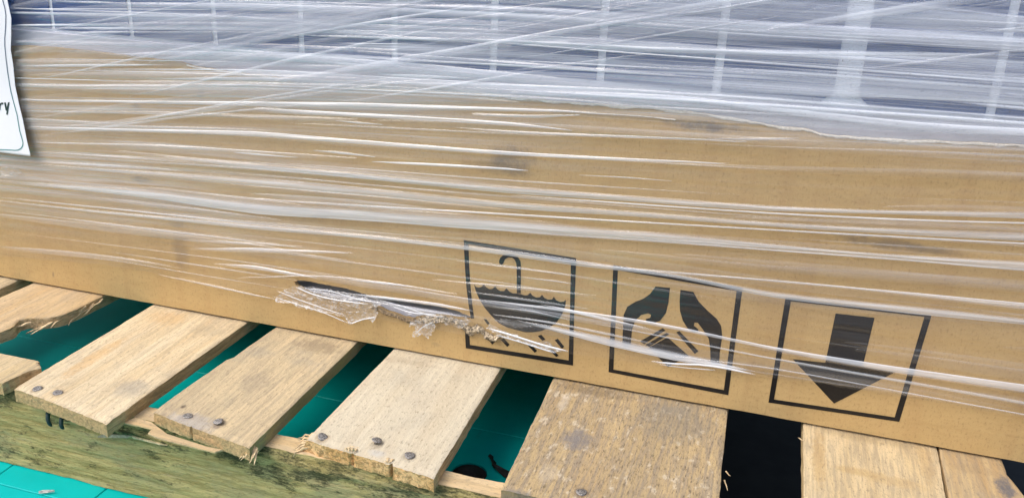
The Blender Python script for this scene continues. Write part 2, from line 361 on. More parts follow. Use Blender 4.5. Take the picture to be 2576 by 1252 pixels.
def nail(x, y, parent, raised=0., tilt=(0, 0), zt=0.):
    p = on_z(x, y, zt + .001); r = .0040; vs = []; fs = []; N = 20
    prof = [(.0016, -.008), (.0016, .0002 + raised), (r, .0002 + raised), (r * 1.03, .0005 + raised), (r * .86, .0009 + raised), (r * .4, .00085 + raised), (.00005, .0009 + raised)]
    mt = Matrix.Rotation(tilt[0], 3, 'X') @ Matrix.Rotation(tilt[1], 3, 'Y')
    for rr, z in prof:
        for k in range(N):
            a = k * 2 * math.pi / N; q = 1 + .06 * math.sin(a * 3 + x)
            vs.append(tuple(Vector((p.x, p.y, zt)) + mt @ Vector((rr * q * math.cos(a), rr * q * math.sin(a), z + random.uniform(-.0001, .0001)))))
    for i in range(len(prof) - 1):
        for k in range(N): fs.append((i * N + k, i * N + (k + 1) % N, (i + 1) * N + (k + 1) % N, (i + 1) * N + k))
    o = mesh_obj('nail', vs, fs, M_nail, parent, smooth=True)
    return o

def splinters(pts, parent, name='splinter', n_seg=5, mat=None):
    """pts: list of (base xyz, tip xyz, width, thickness) slivers joined to one ragged tuft"""
    for (b0, b1, wd, th) in pts:
        b0 = Vector(b0); b1 = Vector(b1); d = b1 - b0; s = d.cross(Vector((0, 0, 1))); s = s.normalized() if s.length > 1e-9 else Vector((1, 0, 0)); u = s.cross(d).normalized()
        vs = []; fs = []
        for i in range(n_seg + 1):
            t = i / n_seg; c = b0 + d * t + s * fbm(t * 4, b0.x * 99) * wd * .8 + u * fbm(t * 3, b0.y * 99, 4) * wd
            ww = wd * (1 - t) ** .6 * .5 + .00012; hh = th * (1 - t) ** .6 * .5 + .0001
            for sx, sz in ((-1, -1), (1, -1), (1, 1), (-1, 1)): vs.append(c + s * sx * ww + u * sz * hh)
        for i in range(n_seg):
            for k in range(4): fs.append((i * 4 + k, i * 4 + (k + 1) % 4, i * 4 + 4 + (k + 1) % 4, i * 4 + 4 + k))
        fs += [(3, 2, 1, 0), tuple(n_seg * 4 + k for k in range(4))]
        mesh_obj(name, vs, fs, mat or M_splint, parent)

YB = 1.02
def C_(v): return [(-1, v), (2, v)]
b0 = board(C_(-.66), C_(-.553), C_(-.178), YB, [W[3], W_side, W_end], 10)
# broken board: its middle is snapped off, a ragged tongue under the carton and a stump left on the beam
b1 = board([(-.16, -.542), (-.04, -.537), (.0, -.534), (1.1, -.534)], [(-.13, -.500), (-.112, -.482), (-.101, -.476), (-.088, -.473), (-.080, -.478), (-.072, -.480), (-.066, -.474), (-.060, -.458), (-.052, -.450), (-.037, -.447), (-.012, -.446), (.007, -.444), (1.1, -.440)],
           C_(-.150), YB, [W[1], W_side, W_endbright], 11, edge=.0009, jag=.004, label='deck board snapped along a ragged splintered edge')
splinters([((-.448, -.022, -.004), (-.452, -.066, -.007), .0035, .002), ((-.446, -.012, -.003), (-.4475, -.048, -.012), .003, .002), ((-.455, -.045, -.004), (-.462, -.080, -.010), .004, .002),
           ((-.458, -.05, -.006), (-.470, -.077, -.012), .003, .0015), ((-.462, -.052, -.008), (-.474, -.074, -.014), .003, .002), ((-.470, -.07, -.003), (-.480, -.088, -.005), .0025, .0012),
           ((-.476, -.085, -.003), (-.481, -.104, -.006), .002, .001), ((-.444, .0, -.003), (-.4440, -.030, -.009), .0022, .0012)], b1)
stump = board(C_(-.545), [(-.18, -.402), (-.150, -.396), (-.143, -.390), (-.136, -.400), (-.12, -.402)], C_(-.176), -.1345, [W[6], W_side, W_end], 12, edge=.0008, label='short stump of the snapped board still nailed to the beam')
b2 = board([(-.2, -.385), (1, -.385)], [(-.2, -.277), (0, -.275), (1, -.275)], [(0, -.1795), (.5, -.188), (1, -.1985)], YB, [W[2], W_side, W_end], 13, jag=.0007, edge=.0007)
b3 = board([(-.175, -.2545), (-.14, -.254), (-.1, -.251), (-.072, -.250), (-.068, -.246), (-.045, -.2455), (0, -.243), (1, -.243)], [(-.19, -.154), (0, -.156), (1, -.156)],
           [(0, -.170), (.3, -.177), (.55, -.181), (1, -.1885)], YB, [W[3], wood('green_sawn_side', (.45, .33, .17), (.36, .33, .15), (.2, .25, .1), moss=.4, seed=21, bump=1.), W_end], 14, notch=[(.42, .005, .0022)], jag=.0007)
splinters([((-.160 + i * .0011, -.178 - random.random() * .005, -.002 - random.random() * .006), (-.163 + i * .0019, -.187 - random.random() * .007, -.007 - random.random() * .006), .0013, .0008) for i in range(9)], b3)
b4 = board([(-.17, -.119), (0, -.118), (1, -.118)], [(-.18, -.007), (0, -.012), (1, -.012)], [(0, -.163), (.12, -.1655), (.5, -.170), (1, -.1762)], YB, [W[4], W_side, W_endbright], 15,
           notch=[(.37, .006, .0035), (.68, .005, .003), (.13, .004, .0015)], jag=.0008, bl=.0045)
splinters([((-.117, -.150 - i * .002, -.002 - i * .0008), (-.1285 - random.random() * .003, -.157 - i * .0022, -.005 - i * .002), .0022, .0014) for i in range(6)] +
          [((-.082 + i * .003, -.160, -.0005), (-.083 + i * .003, -.170, .0008 + random.random() * .002), .0025, .001) for i in range(3)] + [((-.047 + i * .003, -.163, -.0005), (-.048 + i * .003, -.173, .001), .0022, .001) for i in range(2)], b4)
b5 = board([(-.18, .0445), (0, .0385), (1, .0385)], [(-.18, .199), (0, .193), (1, .193)], C_(-.172), YB, [W[5], W_side, wood('blackened_end', (.3, .22, .12), (.2, .16, .1), (.1, .09, .07), seed=30, bump=1.)], 16, jag=.0012, edge=.0008, nu=90)
splinters([((.199, -.085, -.004), (.2030, -.091, -.004), .0007, .0005), ((.199, -.095, -.006), (.2026, -.104, -.008), .0008, .0005)], b5)
b6 = board([(-.18, .2575), (0, .2555), (1, .2555)], [(-.18, .3555), (0, .3600), (1, .360)], C_(-.175), YB, [W[6], W_side, W_end], 17)
splinters([((.2555, -.022, -.002), (.2520, -.020, -.001), .0007, .0005)], b6)
b7 = board([(-.18, .3588), (0, .3620), (1, .362)], [(-.18, .428), (-.06, .4195), (-.03, .4125), (-.018, .4085), (1, .408)], C_(-.175), YB, [W[7], W_side, W_end], 18)
b8 = board(C_(.50), C_(.60), C_(-.175), YB, [W[2], W_side, W_end], 19)
for (x, y), par, rs, tl in [((94, 975), b2, 0, (.1, 0)), ((145, 985), b2, 0, (0, .1)), ((473, 1043), b3, 0, (-.1, .1)), ((550, 1061), b3, .0015, (.1, -.1)), ((811, 1097), b4, .0005, (.1, .35)),
                            ((946, 1113), b4, .0032, (-.12, .18)), ((1030, 1144), b4, .0006, (.05, .1)), ((1463, 1235), b5, 0, (0, 0))]:
    nail(x, y, par, rs, tl)

# front beam (board on edge)
def beam(name, x0, x1, yf, yb, z0, z1, mats, seed, nx=320, nz=26, label=None, topmat=True):
    vs = []; fs = []; mi = []
    def add(p): vs.append(p); return len(vs) - 1
    W_ = nz + 1
    for i in range(nx + 1):
        x = x0 + (x1 - x0) * i / nx
        zt = z1 + fbm(x * 90, 4, seed) * .0006 ; zb = z0 + fbm(x * 60, 7, seed) * .0010 + fbm(x * 400, 7, seed) * .0005
        for k in range(W_):
            t = k / nz; z = zb + (zt - zb) * t
            y = yf + fbm(x * 14, z * 160, seed) * .0012 + fbm(x * 60, z * 700, seed) * .0006
            if t > .9: y += (t - .9) * .03
            add((x, y, z))
    for i in range(nx):
        for k in range(nz): fs.append((i * W_ + k, (i + 1) * W_ + k, (i + 1) * W_ + k + 1, i * W_ + k + 1)); mi.append(0)
    base = len(vs); nt_ = 6
    for i in range(nx + 1):
        xf, yf_, zf = vs[i * W_ + nz]
        for k in range(1, nt_ + 1):
            t = k / nt_
            yb_ = yb + fbm(xf * 50, 9, seed) * .0008
            add((xf, yf_ + (yb_ - yf_) * t, zf + fbm(xf * 30, t * 3, seed) * .0006))
        add((xf, yb, z0))
    T = nt_ + 1
    for i in range(nx):
        a = [i * W_ + nz] + [base + i * T + k for k in range(nt_ + 1)]; b_ = [(i + 1) * W_ + nz] + [base + (i + 1) * T + k for k in range(nt_ + 1)]
        for k in range(nt_ + 1):
            fs.append((a[k], b_[k], b_[k + 1], a[k + 1])); mi.append(1 if k < nt_ else 0)
        fs.append((a[-1], b_[-1], (i + 1) * W_, i * W_)); mi.append(0)
    o = mesh_obj(name, vs, fs, mats, pallet, smooth=True, midx=mi)
    try: o.data.set_sharp_from_angle(angle=math.radians(50))
    except Exception: pass
    if label: o['label'] = label
    return o
bf = beam('front_beam', -.80, .62, -.1700, -.1485, TZ + .0008, -.0121, [M_beam, M_beamtop], 3, label='mossy green and black stained beam across the front')
for yy in (.42, .98):
    beam('cross_beam', -.80, .62, yy, yy + .02, TZ + .0008, -.0121, [M_beam, M_beamtop], yy * 9, nx=60, nz=6)
# split tongue lifted off the beam top between second and third board, and slivers on its face
def patch(name, pts, yo, th, mat, parent, plane='y', seed=0):
    P = [on_y(x, y, yo) for x, y in pts] if plane == 'y' else [on_z(x, y, yo) for x, y in pts]
    tr = tessellate_polygon([[Vector((p.x, p.z if plane == 'y' else p.y, 0)) for p in P]])
    dv = Vector((0, th, 0)) if plane == 'y' else Vector((0, 0, -th))
    n = len(P); vs = P + [p + dv for p in P]; fs = [tuple(t) for t in tr] + [tuple(n + q for q in reversed(t)) for t in tr] + [(k, (k + 1) % n, (k + 1) % n + n, k + n) for k in range(n)]
    o = mesh_obj(name, vs, fs, mat, parent)
    bm = bmesh.new(); bm.from_mesh(o.data); bmesh.ops.recalc_face_normals(bm, faces=bm.faces); bm.to_mesh(o.data); bm.free()
    return o
patch('split_tongue', [(300, 1052), (322, 1056), (340, 1049), (380, 1060), (420, 1090), (520, 1122), (560, 1130), (540, 1136), (440, 1112), (392, 1098), (372, 1089), (378, 1082), (384, 1078), (350, 1070), (306, 1062)], -.0108, .0012, M_beamtop, bf, 'z')
patch('sliver', [(245, 1097), (262, 1091), (312, 1094), (330, 1096), (322, 1101), (270, 1100), (246, 1100)], -.1755, .0012, plain('grey_sliver', (.33, .27, .19), .9, noise_amt=.3, scale=300), bf)
patch('sliver', [(330, 1096), (345, 1100), (420, 1120), (400, 1118), (360, 1108), (335, 1102)], -.1735, .0012, M_splint, bf)
# two dark staples half driven into the beam
for (xa, ya, xb, yb) in [(121, 1036, 130, 1071), (156, 1049, 160, 1078)]:
    a = on_y(xa, ya, -.1735); b_ = on_y(xb, yb, -.1755); vs = []; fs = []; N = 10
    for i in range(7):
        t = i / 6; c = a.lerp(b_, t); rr = .0019 * (1 - .15 * t) * (1 if i < 6 else .5); c.y -= .002 * math.sin(t * 3)
        for k in range(N): vs.append((c.x + rr * math.cos(k * 6.2832 / N), c.y + rr * math.sin(k * 6.2832 / N), c.z))
    for i in range(6):
        for k in range(N): fs.append((i * N + k, i * N + (k + 1) % N, (i + 1) * N + (k + 1) % N, (i + 1) * N + k))
    fs.append(tuple(6 * N + k for k in range(N))); fs.append(tuple(reversed(range(N))))
    mesh_obj('staple', vs, fs, M_staple, bf, smooth=True)

# ------------------------------------------------------------------ CARTON
TEAR = [(0, 117), (35, 117), (60, 115), (120, 119), (200, 127), (260, 133), (330, 143), (410, 152), (460, 160), (495, 169), (560, 179), (644, 190), (700, 196), (760, 201), (860, 204), (940, 206), (1040, 211), (1114, 217), (1200, 232), (1288, 246), (1360, 252), (1438, 260),
        (1520, 264), (1600, 270), (1668, 275), (1730, 282), (1788, 290), (1850, 298), (1932, 316), (1990, 323), (2027, 325), (2045, 330), (2062, 338), (2110, 343), (2177, 347), (2240, 351), (2307, 355), (2420, 359), (2576, 367)]
tear = [on_y(x, y) for x, y in TEAR]
tear2 = []
for a, b_ in zip(tear, tear[1:]):
    n = max(1, int((b_.x - a.x) / .004))
    for k in range(n):
        p = a.lerp(b_, k / n); p.z += fbm(p.x * 60, 1) * .0008 + fbm(p.x * 300, 5) * .0004; tear2.append(p)
tear2.append(tear[-1])
carton = empty('carton', 'brown cardboard carton with torn open top and gashed printed front', 'carton', (0, 0, 0))
X0, X1, DEP = -.78, .60, 1.0
HOLE_T = [(740, 709), (750, 704.5), (783, 708), (833, 718), (873, 725.5), (925, 741), (1010, 755), (1073, 766), (1098, 769), (1150, 782), (1186, 797)]
HOLE_B = [(1180, 803), (1136, 798), (1109, 793), (1073, 796), (1052, 798), (1038, 803), (1010, 797), (990, 789), (975, 785), (958, 776), (946, 772), (917, 764), (880, 762), (820, 752), (773, 735), (745, 717)]
hole = [on_y(x, y) for x, y in HOLE_T + HOLE_B]
def dens(ps, step, amp, closed=True):
    o = []; n = len(ps)
    for i in range(n if closed else n - 1):
        a, b_ = ps[i], ps[(i + 1) % n]; m = max(1, int((b_ - a).length / step))
        for k in range(m):
            p = a.lerp(b_, k / m); o.append(Vector((p.x, p.y, p.z + (fbm(p.x * 260, p.z * 260) * amp if k else 0))))
    if not closed: o.append(ps[-1])
    return o
hole = dens(hole, .0025, .0007)
outer = [Vector((X0, 0, .0015)), Vector((X1, 0, .0015)), Vector((X1, 0, tear2[-1].z)), *reversed(tear2), Vector((X0, 0, tear2[0].z))]
bot = []
for k in range(141):      # slightly wavy bottom edge resting on the boards
    x = X0 + (X1 - X0) * k / 140; bot.append(Vector((x, 0, .0024 + .0008 * abs(fbm(x * 25, 2)))))
outer = bot + [Vector((X1, 0, tear2[-1].z)), *reversed(tear2), Vector((X0, 0, tear2[0].z))]
def slab(name, loops, y0, y1, mat, parent, ymap=None):
    l2 = [[Vector((p.x, p.z, 0)) for p in lp] for lp in loops]
    tr = tessellate_polygon(l2); P = [p for lp in loops for p in lp]; n = len(P); fs = []
    for t in tr:
        a, b_, c = t; cr = (P[b_].x - P[a].x) * (P[c].z - P[a].z) - (P[b_].z - P[a].z) * (P[c].x - P[a].x)
        t = (a, b_, c) if cr > 0 else (a, c, b_)      # front face looks toward -y
        fs.append(t); fs.append(tuple(n + q for q in reversed(t)))
    o = 0
    for lp in loops:
        m = len(lp)
        for k in range(m): fs.append((o + k, o + (k + 1) % m, o + (k + 1) % m + n, o + k + n))
        o += m
    yf = ymap or (lambda p: y0)
    vs = [(p.x, yf(p), p.z) for p in P] + [(p.x, yf(p) + (y1 - y0), p.z) for p in P]
    return mesh_obj(name, vs, fs, mat, parent)
slab('front_wall', [outer, hole], 0, .0045, M_kraft, carton)
bevel_box('side_wall', X0, X0 + .0045, .0048, DEP, .001, .245, M_kraft, carton)
bevel_box('side_wall', X1 - .0045, X1, .0048, DEP, .001, .245, M_kraft, carton)
bevel_box('back_wall', X0 + .005, X1 - .005, DEP - .0045, DEP, .001, .245, M_kraft, carton)
bevel_box('bottom_wall', X0 + .005, X1 - .005, .006, DEP - .006, .0080, .0120, M_kraft, carton)
# torn white liner along the top edge
def torn_strip(pts, hi, lo, name, mat, parent, y=-.0008, amp=.0012, seed=0., rows=5):
    ps = dens(pts, .0012, .0, False); vs = []; fs = []
    for p in ps:
        wv = 1 + 1.3 * fbm(p.x * 45, 3, seed)
        for k in range(rows + 1):
            t = k / rows
            z = p.z + hi - (hi + lo * max(.15, wv)) * t
            yy = y - math.sin(t * math.pi) * amp * (1 + fbm(p.x * 300, t * 4, seed)) - abs(fbm(p.x * 900, t * 9, seed + 2)) * amp
            vs.append((p.x, yy, z + fbm(p.x * 700, t * 3, seed + 5) * amp * .6))
    for i in range(len(ps) - 1):
        for k in range(rows): fs.append((i * (rows + 1) + k, i * (rows + 1) + k + 1, (i + 1) * (rows + 1) + k + 1, (i + 1) * (rows + 1) + k))
    return mesh_obj(name, vs, fs, mat, parent, smooth=True)
tv = [p for p in tear2]
iA = [p for p in tv if p.x < on_y(1000, 208).x]; iB = [p for p in tv if p.x >= on_y(990, 208).x]
torn_strip([p for p in iA if p.x > on_y(460, 160).x], .0006, .0008, 'torn_edge', M_torn, carton, seed=1, amp=.0004)
torn_strip(iB, .0010, .0011, 'torn_edge', M_torn, carton, seed=2, amp=.0005)
torn_strip([on_y(x, y) for x, y in [(1380, 275), (1480, 283), (1600, 290), (1700, 300)]], .0002, .0006, 'torn_edge', M_torn, carton, seed=4, amp=.0006)
# ragged corrugated core below the gash
fl = [on_y(x, y) for x, y in [(940, 771), (960, 778), (976, 787), (992, 791), (1010, 798), (1030, 803), (1040, 804), (1056, 800), (1080, 799), (1110, 796), (1136, 801), (1160, 808), (1176, 822), (1186, 828), (1200, 820), (1214, 826), (1226, 840), (1246, 848), (1262, 842)]]
torn_strip(fl[:8], .0018, .0022, 'corrugated_core', M_flute, carton, y=-.0006, amp=.0016, seed=6)
torn_strip(fl[7:], .0022, .0046, 'corrugated_core', plain('pale_torn_fibre', (.40, .33, .23), .9, noise_amt=.8, scale=500, bump=1.), carton, y=-.0006, amp=.0034, seed=8, rows=8)

# printed handling symbols
def c1(L): return [(1150.6 + x * .2674, 592.5 + y * .2675) for x, y in L]
def c2(L): return [(1288 + x * .5, 626 + y * .5) for x, y in L]
def c3(L): return [(1932 + x * .5, 626 + y * .5) for x, y in L]
sym = [0]
def ink(name, pts, parent, holes=()):
    P = dens([on_y(x, y) for x, y in pts], .004, .00012); H = [dens([on_y(x, y) for x, y in h], .004, .00012) for h in holes]
    return slab(name, [P] + H, -.00035, -.00005, M_ink, parent)
def handle_sym(label):
    o = bpy.data.objects.new('handling_symbol', None); COL.objects.link(o); o.parent = carton; o['label'] = label; return o
s = handle_sym('keep dry symbol, upside down umbrella in a square, cut by the gash')
ink('symbol_frame', c1([(60, 40), (1118, 210), (1100, 700), (1088, 1218), (80, 1055), (72, 895), (110, 895), (118, 1025), (1047, 1170), (1060, 700), (1068, 255), (105, 80), (112, 300), (125, 480), (140, 640), (157, 775), (128, 775), (105, 640), (85, 480), (72, 300)]), s)
ink('umbrella_handle', c1([(560, 540), (558, 300), (556, 262), (540, 225), (515, 205), (480, 203), (450, 220), (436, 250), (430, 268), (412, 271), (395, 262), (393, 235), (405, 205), (435, 180), (480, 170), (530, 175), (570, 200), (593, 240), (598, 280), (597, 540)]), s)
ink('umbrella_canopy', c1([(157, 455), (175, 480), (205, 487), (230, 478), (248, 455), (268, 480), (300, 500), (330, 498), (357, 474), (375, 500), (405, 520), (440, 518), (463, 492), (485, 520), (520, 540), (560, 543), (597, 548), (630, 560), (660, 558), (686, 534), (705, 560), (740, 580), (775, 578), (797, 553), (815, 580), (850, 600), (890, 598), (908, 573), (930, 605), (965, 622), (1000, 618), (1022, 602),
      (1015, 660), (985, 740), (940, 805), (870, 860), (790, 893), (710, 905), (640, 905), (560, 885), (470, 860), (390, 820), (320, 750), (260, 680), (210, 600), (175, 525)]), s)
for q in ([(225, 905), (268, 942), (355, 998), (330, 1020)], [(408, 975), (435, 960), (492, 1022), (470, 1043)], [(660, 1025), (688, 1012), (750, 1080), (728, 1097)], [(862, 1065), (905, 1075), (953, 1125), (930, 1137)],
          [(915, 980), (945, 967), (1005, 1040), (985, 1060)], [(757, 940), (790, 928), (830, 975), (800, 985)], [(246, 780), (275, 785), (305, 825), (285, 835)]):
    ink('rain_stroke', c1(q), s)
s = handle_sym('handle with care symbol, two upside down hands round a tilted box in a square')
ink('symbol_frame', c2([(510, 80), (1160, 195), (1088, 733), (486, 617)]), s, [c2([(533, 105), (510, 605), (1066, 708), (1130, 210)])])
ink('hand', c2([(722, 188), (795, 195), (787, 270), (775, 320), (745, 360), (710, 372), (680, 368), (672, 352), (695, 345), (700, 330), (685, 322), (650, 330), (620, 360), (605, 400), (597, 480), (590, 497), (565, 495), (556, 475), (558, 400), (562, 330), (580, 290), (620, 265), (660, 250), (695, 225)]), s)
ink('hand', c2([(848, 205), (912, 215), (940, 265), (985, 310), (1030, 350), (1052, 385), (1058, 440), (1045, 520), (1042, 582), (1000, 572), (997, 500), (990, 450), (965, 410), (935, 370), (918, 368), (915, 385), (935, 400), (938, 415), (915, 417), (885, 400), (860, 360), (845, 310), (843, 260)]), s)
ink('tilted_box', c2([(688, 495), (782, 443), (888, 535), (785, 592)]), s)
ink('box_stripe', c2([(645, 463), (758, 397), (772, 407), (665, 477)]), s)
ink('box_stripe', c2([(827, 418), (842, 411), (938, 512), (920, 526)]), s)
ink('box_stripe', c2([(672, 480), (778, 420), (790, 428), (690, 490)]), s)
s = handle_sym('this way up symbol, broad arrow pointing down in a square')
ink('symbol_frame', c3([(88, 243), (822, 335), (660, 867), (2, 770)]), s, [c3([(115, 262), (30, 755), (637, 845), (787, 340)])])
ink('arrow', c3([(340, 323), (536, 345), (476, 590), (640, 617), (332, 775), (125, 553), (288, 571)]), s)

# ------------------------------------------------------------------ SOLAR PANEL behind the torn carton
panel = empty('solar_panel', 'dark blue solar module with white cell gaps standing inside the torn carton', 'solar panel', (0, 0, 0))
GY = .0085; CB = .2685; CT = .72
def cell_mat():
    b = NB('blue_solar_cell'); tc = b.n('TexCoord').outputs['Object']
    wv = b.n('TexWave', {'Vector': tc, 'Scale': 160., 'Distortion': 0.}, wave_type='BANDS', bands_direction='Z').outputs[1]
    col = b.mix(b.ramp(wv, .80, .98), (.014, .070, .235), (.045, .12, .31))
    col = b.mix(b.math('MULTIPLY', b.noise(tc, 12, 3), .4), col, (.014, .082, .26))
    p = b.n('BsdfPrincipled', {'Base Color': col, 'Roughness': .25, 'Specular IOR Level': .5})
    return b.done(p)
M_cell = cell_mat()
def glass_mat():
    b = NB('module_glass'); fr = b.thin_fresnel(1.45).outputs[0]
    g_ = b.n('BsdfGlossy', {'Color': (1, 1, 1), 'Roughness': .05}); t = b.n('BsdfTransparent', {'Color': (.96, .98, 1)})
    mx = b.n('MixShader'); b.set(mx.inputs[0], fr); b.set(mx.inputs[1], t); b.set(mx.inputs[2], g_)
    return b.done(mx)
M_glass = glass_mat()
bevel_box('backsheet', X0 + .02, X1 - .02, GY + .003, GY + .006, .23, CT + .01, M_back, panel, .0003)
BARS = [(-80, 50, 9), (132, 50, 10), (328, 50, 11), (538, 50, 13), (756, 50, 15), (992, 50, 17), (1244, 50, 19), (1521, 50, 20), (1823, 50, 23), (2160, 50, 66), (2545, 50, 26), (2950, 50, 26)]
gaps = []
for x, y, wpx in BARS:
    a = on_y(x - wpx / 2, y, GY + .002).x; b_ = on_y(x + wpx / 2, y, GY + .002).x; gaps.append((a, b_))
gaps = [(gaps[0][0] - .093 * k - .001, gaps[0][0] - .093 * k + .004) for k in (2, 1)] + gaps
for (g0, g1) in zip(gaps, gaps[1:]):
    x0, x1 = g0[1], g1[0]
    for r_ in range(2):
        z0 = CB + r_ * .185; z1 = z0 + .182
        c = .004 if g1[1] - g1[0] < .015 and g0[1] - g0[0] < .015 else .009
        cl = .009 if (g0[1] - g0[0]) > .015 else .0007; cr_ = .009 if (g1[1] - g1[0]) > .015 else .0007
        P = [Vector((x0 + cl, 0, z0)), Vector((x1 - cr_, 0, z0)), Vector((x1, 0, z0 + cr_ * .8)), Vector((x1, 0, z1)), Vector((x0, 0, z1)), Vector((x0, 0, z0 + cl * .8))]
        if x1 - x0 > .01: slab('solar_cell', [P], GY + .0015, GY + .0028, M_cell, panel)
bevel_box('glass_pane', X0 + .02, X1 - .02, GY, GY + .0012, .2664, CT + .01, M_glass, panel, .0003)
bevel_box('frame_rail', X0 + .01, X1 - .01, GY - .0025, GY + .030, .2300, .2660, M_alu, panel, .0008)
bevel_box('frame_rail', X0 + .01, X1 - .01, GY - .0025, GY + .030, .0124, .0440, M_alu, panel, .0008)
bevel_box('frame_rail', X0 + .01, X1 - .01, GY - .0025, GY + .030, CT + .011, CT + .041, M_alu, panel, .0008)
bevel_box('module_back', X0 + .02, X1 - .02, GY + .014, GY + .028, .049, .229, M_shell, panel, .0008)
# modules stacked behind the first
stk = empty('panel_stack', 'stack neighbour module standing hidden behind the front one', 'solar panel', (0, 0, 0))
bevel_box('module_shell', X0 + .01, X1 - .01, .05, .95, .006, .76, M_shell, stk, .002)
stk['label'] = 'dark block of further solar modules packed behind the front one'; stk['category'] = 'panel stack'

# ------------------------------------------------------------------ STRETCH FILM
K = [
 [(0, 640), (300, 665), (540, 716), (644, 733), (730, 748), (900, 790), (1040, 815), (1150, 835), (1300, 862), (1440, 888), (1700, 918), (1900, 938), (2200, 980), (2576, 1043)],
 [(0, 575), (644, 660), (1288, 762), (1932, 878), (2576, 985)],
 [(0, 505), (300, 537), (644, 570), (1288, 637), (1932, 740), (2576, 806)],
 [(0, 455), (350, 483), (644, 522), (1288, 567), (1932, 620), (2576, 665)],
 [(0, 410), (644, 455), (1288, 513), (1932, 562), (2576, 594)],
 [(0, 375), (644, 418), (1288, 475), (1932, 525), (2576, 545)],
 [(0, 318), (644, 338), (1288, 385), (1932, 418), (2576, 440)],
 [(0, 250), (644, 262), (1288, 276), (1932, 320), (2576, 345)],
 [(0, 170), (644, 175), (1288, 215), (1932, 250), (2576, 297)],
 [(0, 100), (644, 105), (1288, 125), (1932, 160), (2576, 207)],
 [(0, 30), (644, 40), (1288, 60), (1932, 100), (2576, 135)],
 [(0, -60), (644, -40), (1288, -20), (1932, 20), (2576, 50)],
]
KW = []
for L in K:
    P = [on_y(x, y) for x, y in L]; tab = [(p.x, p.z) for p in P]
    sl = (tab[1][1] - tab[0][1]) / (tab[1][0] - tab[0][0]) * .5; tab = [(tab[0][0] - .25, tab[0][1] - sl * .25)] + tab
    sr = (tab[-1][1] - tab[-2][1]) / (tab[-1][0] - tab[-2][0]) * .4; tab.append((tab[-1][0] + .3, tab[-1][1] + sr * .3))
    KW.append(tab)
top = [(x, .76) for x, z in KW[-1]]; KW.append([(x, .55) for x, z in KW[-1]]); KW.append(top)
def sm(tab, x):      # smoothed piecewise interpolation
    return (interp(tab, x - .04) + 2 * interp(tab, x) + interp(tab, x + .04)) / 4
def flow(k, x):
    k = max(0, min(len(KW) - 1.001, k)); i = int(k); f = k - i
    return sm(KW[i], x) * (1 - f) + sm(KW[i + 1], x) * f

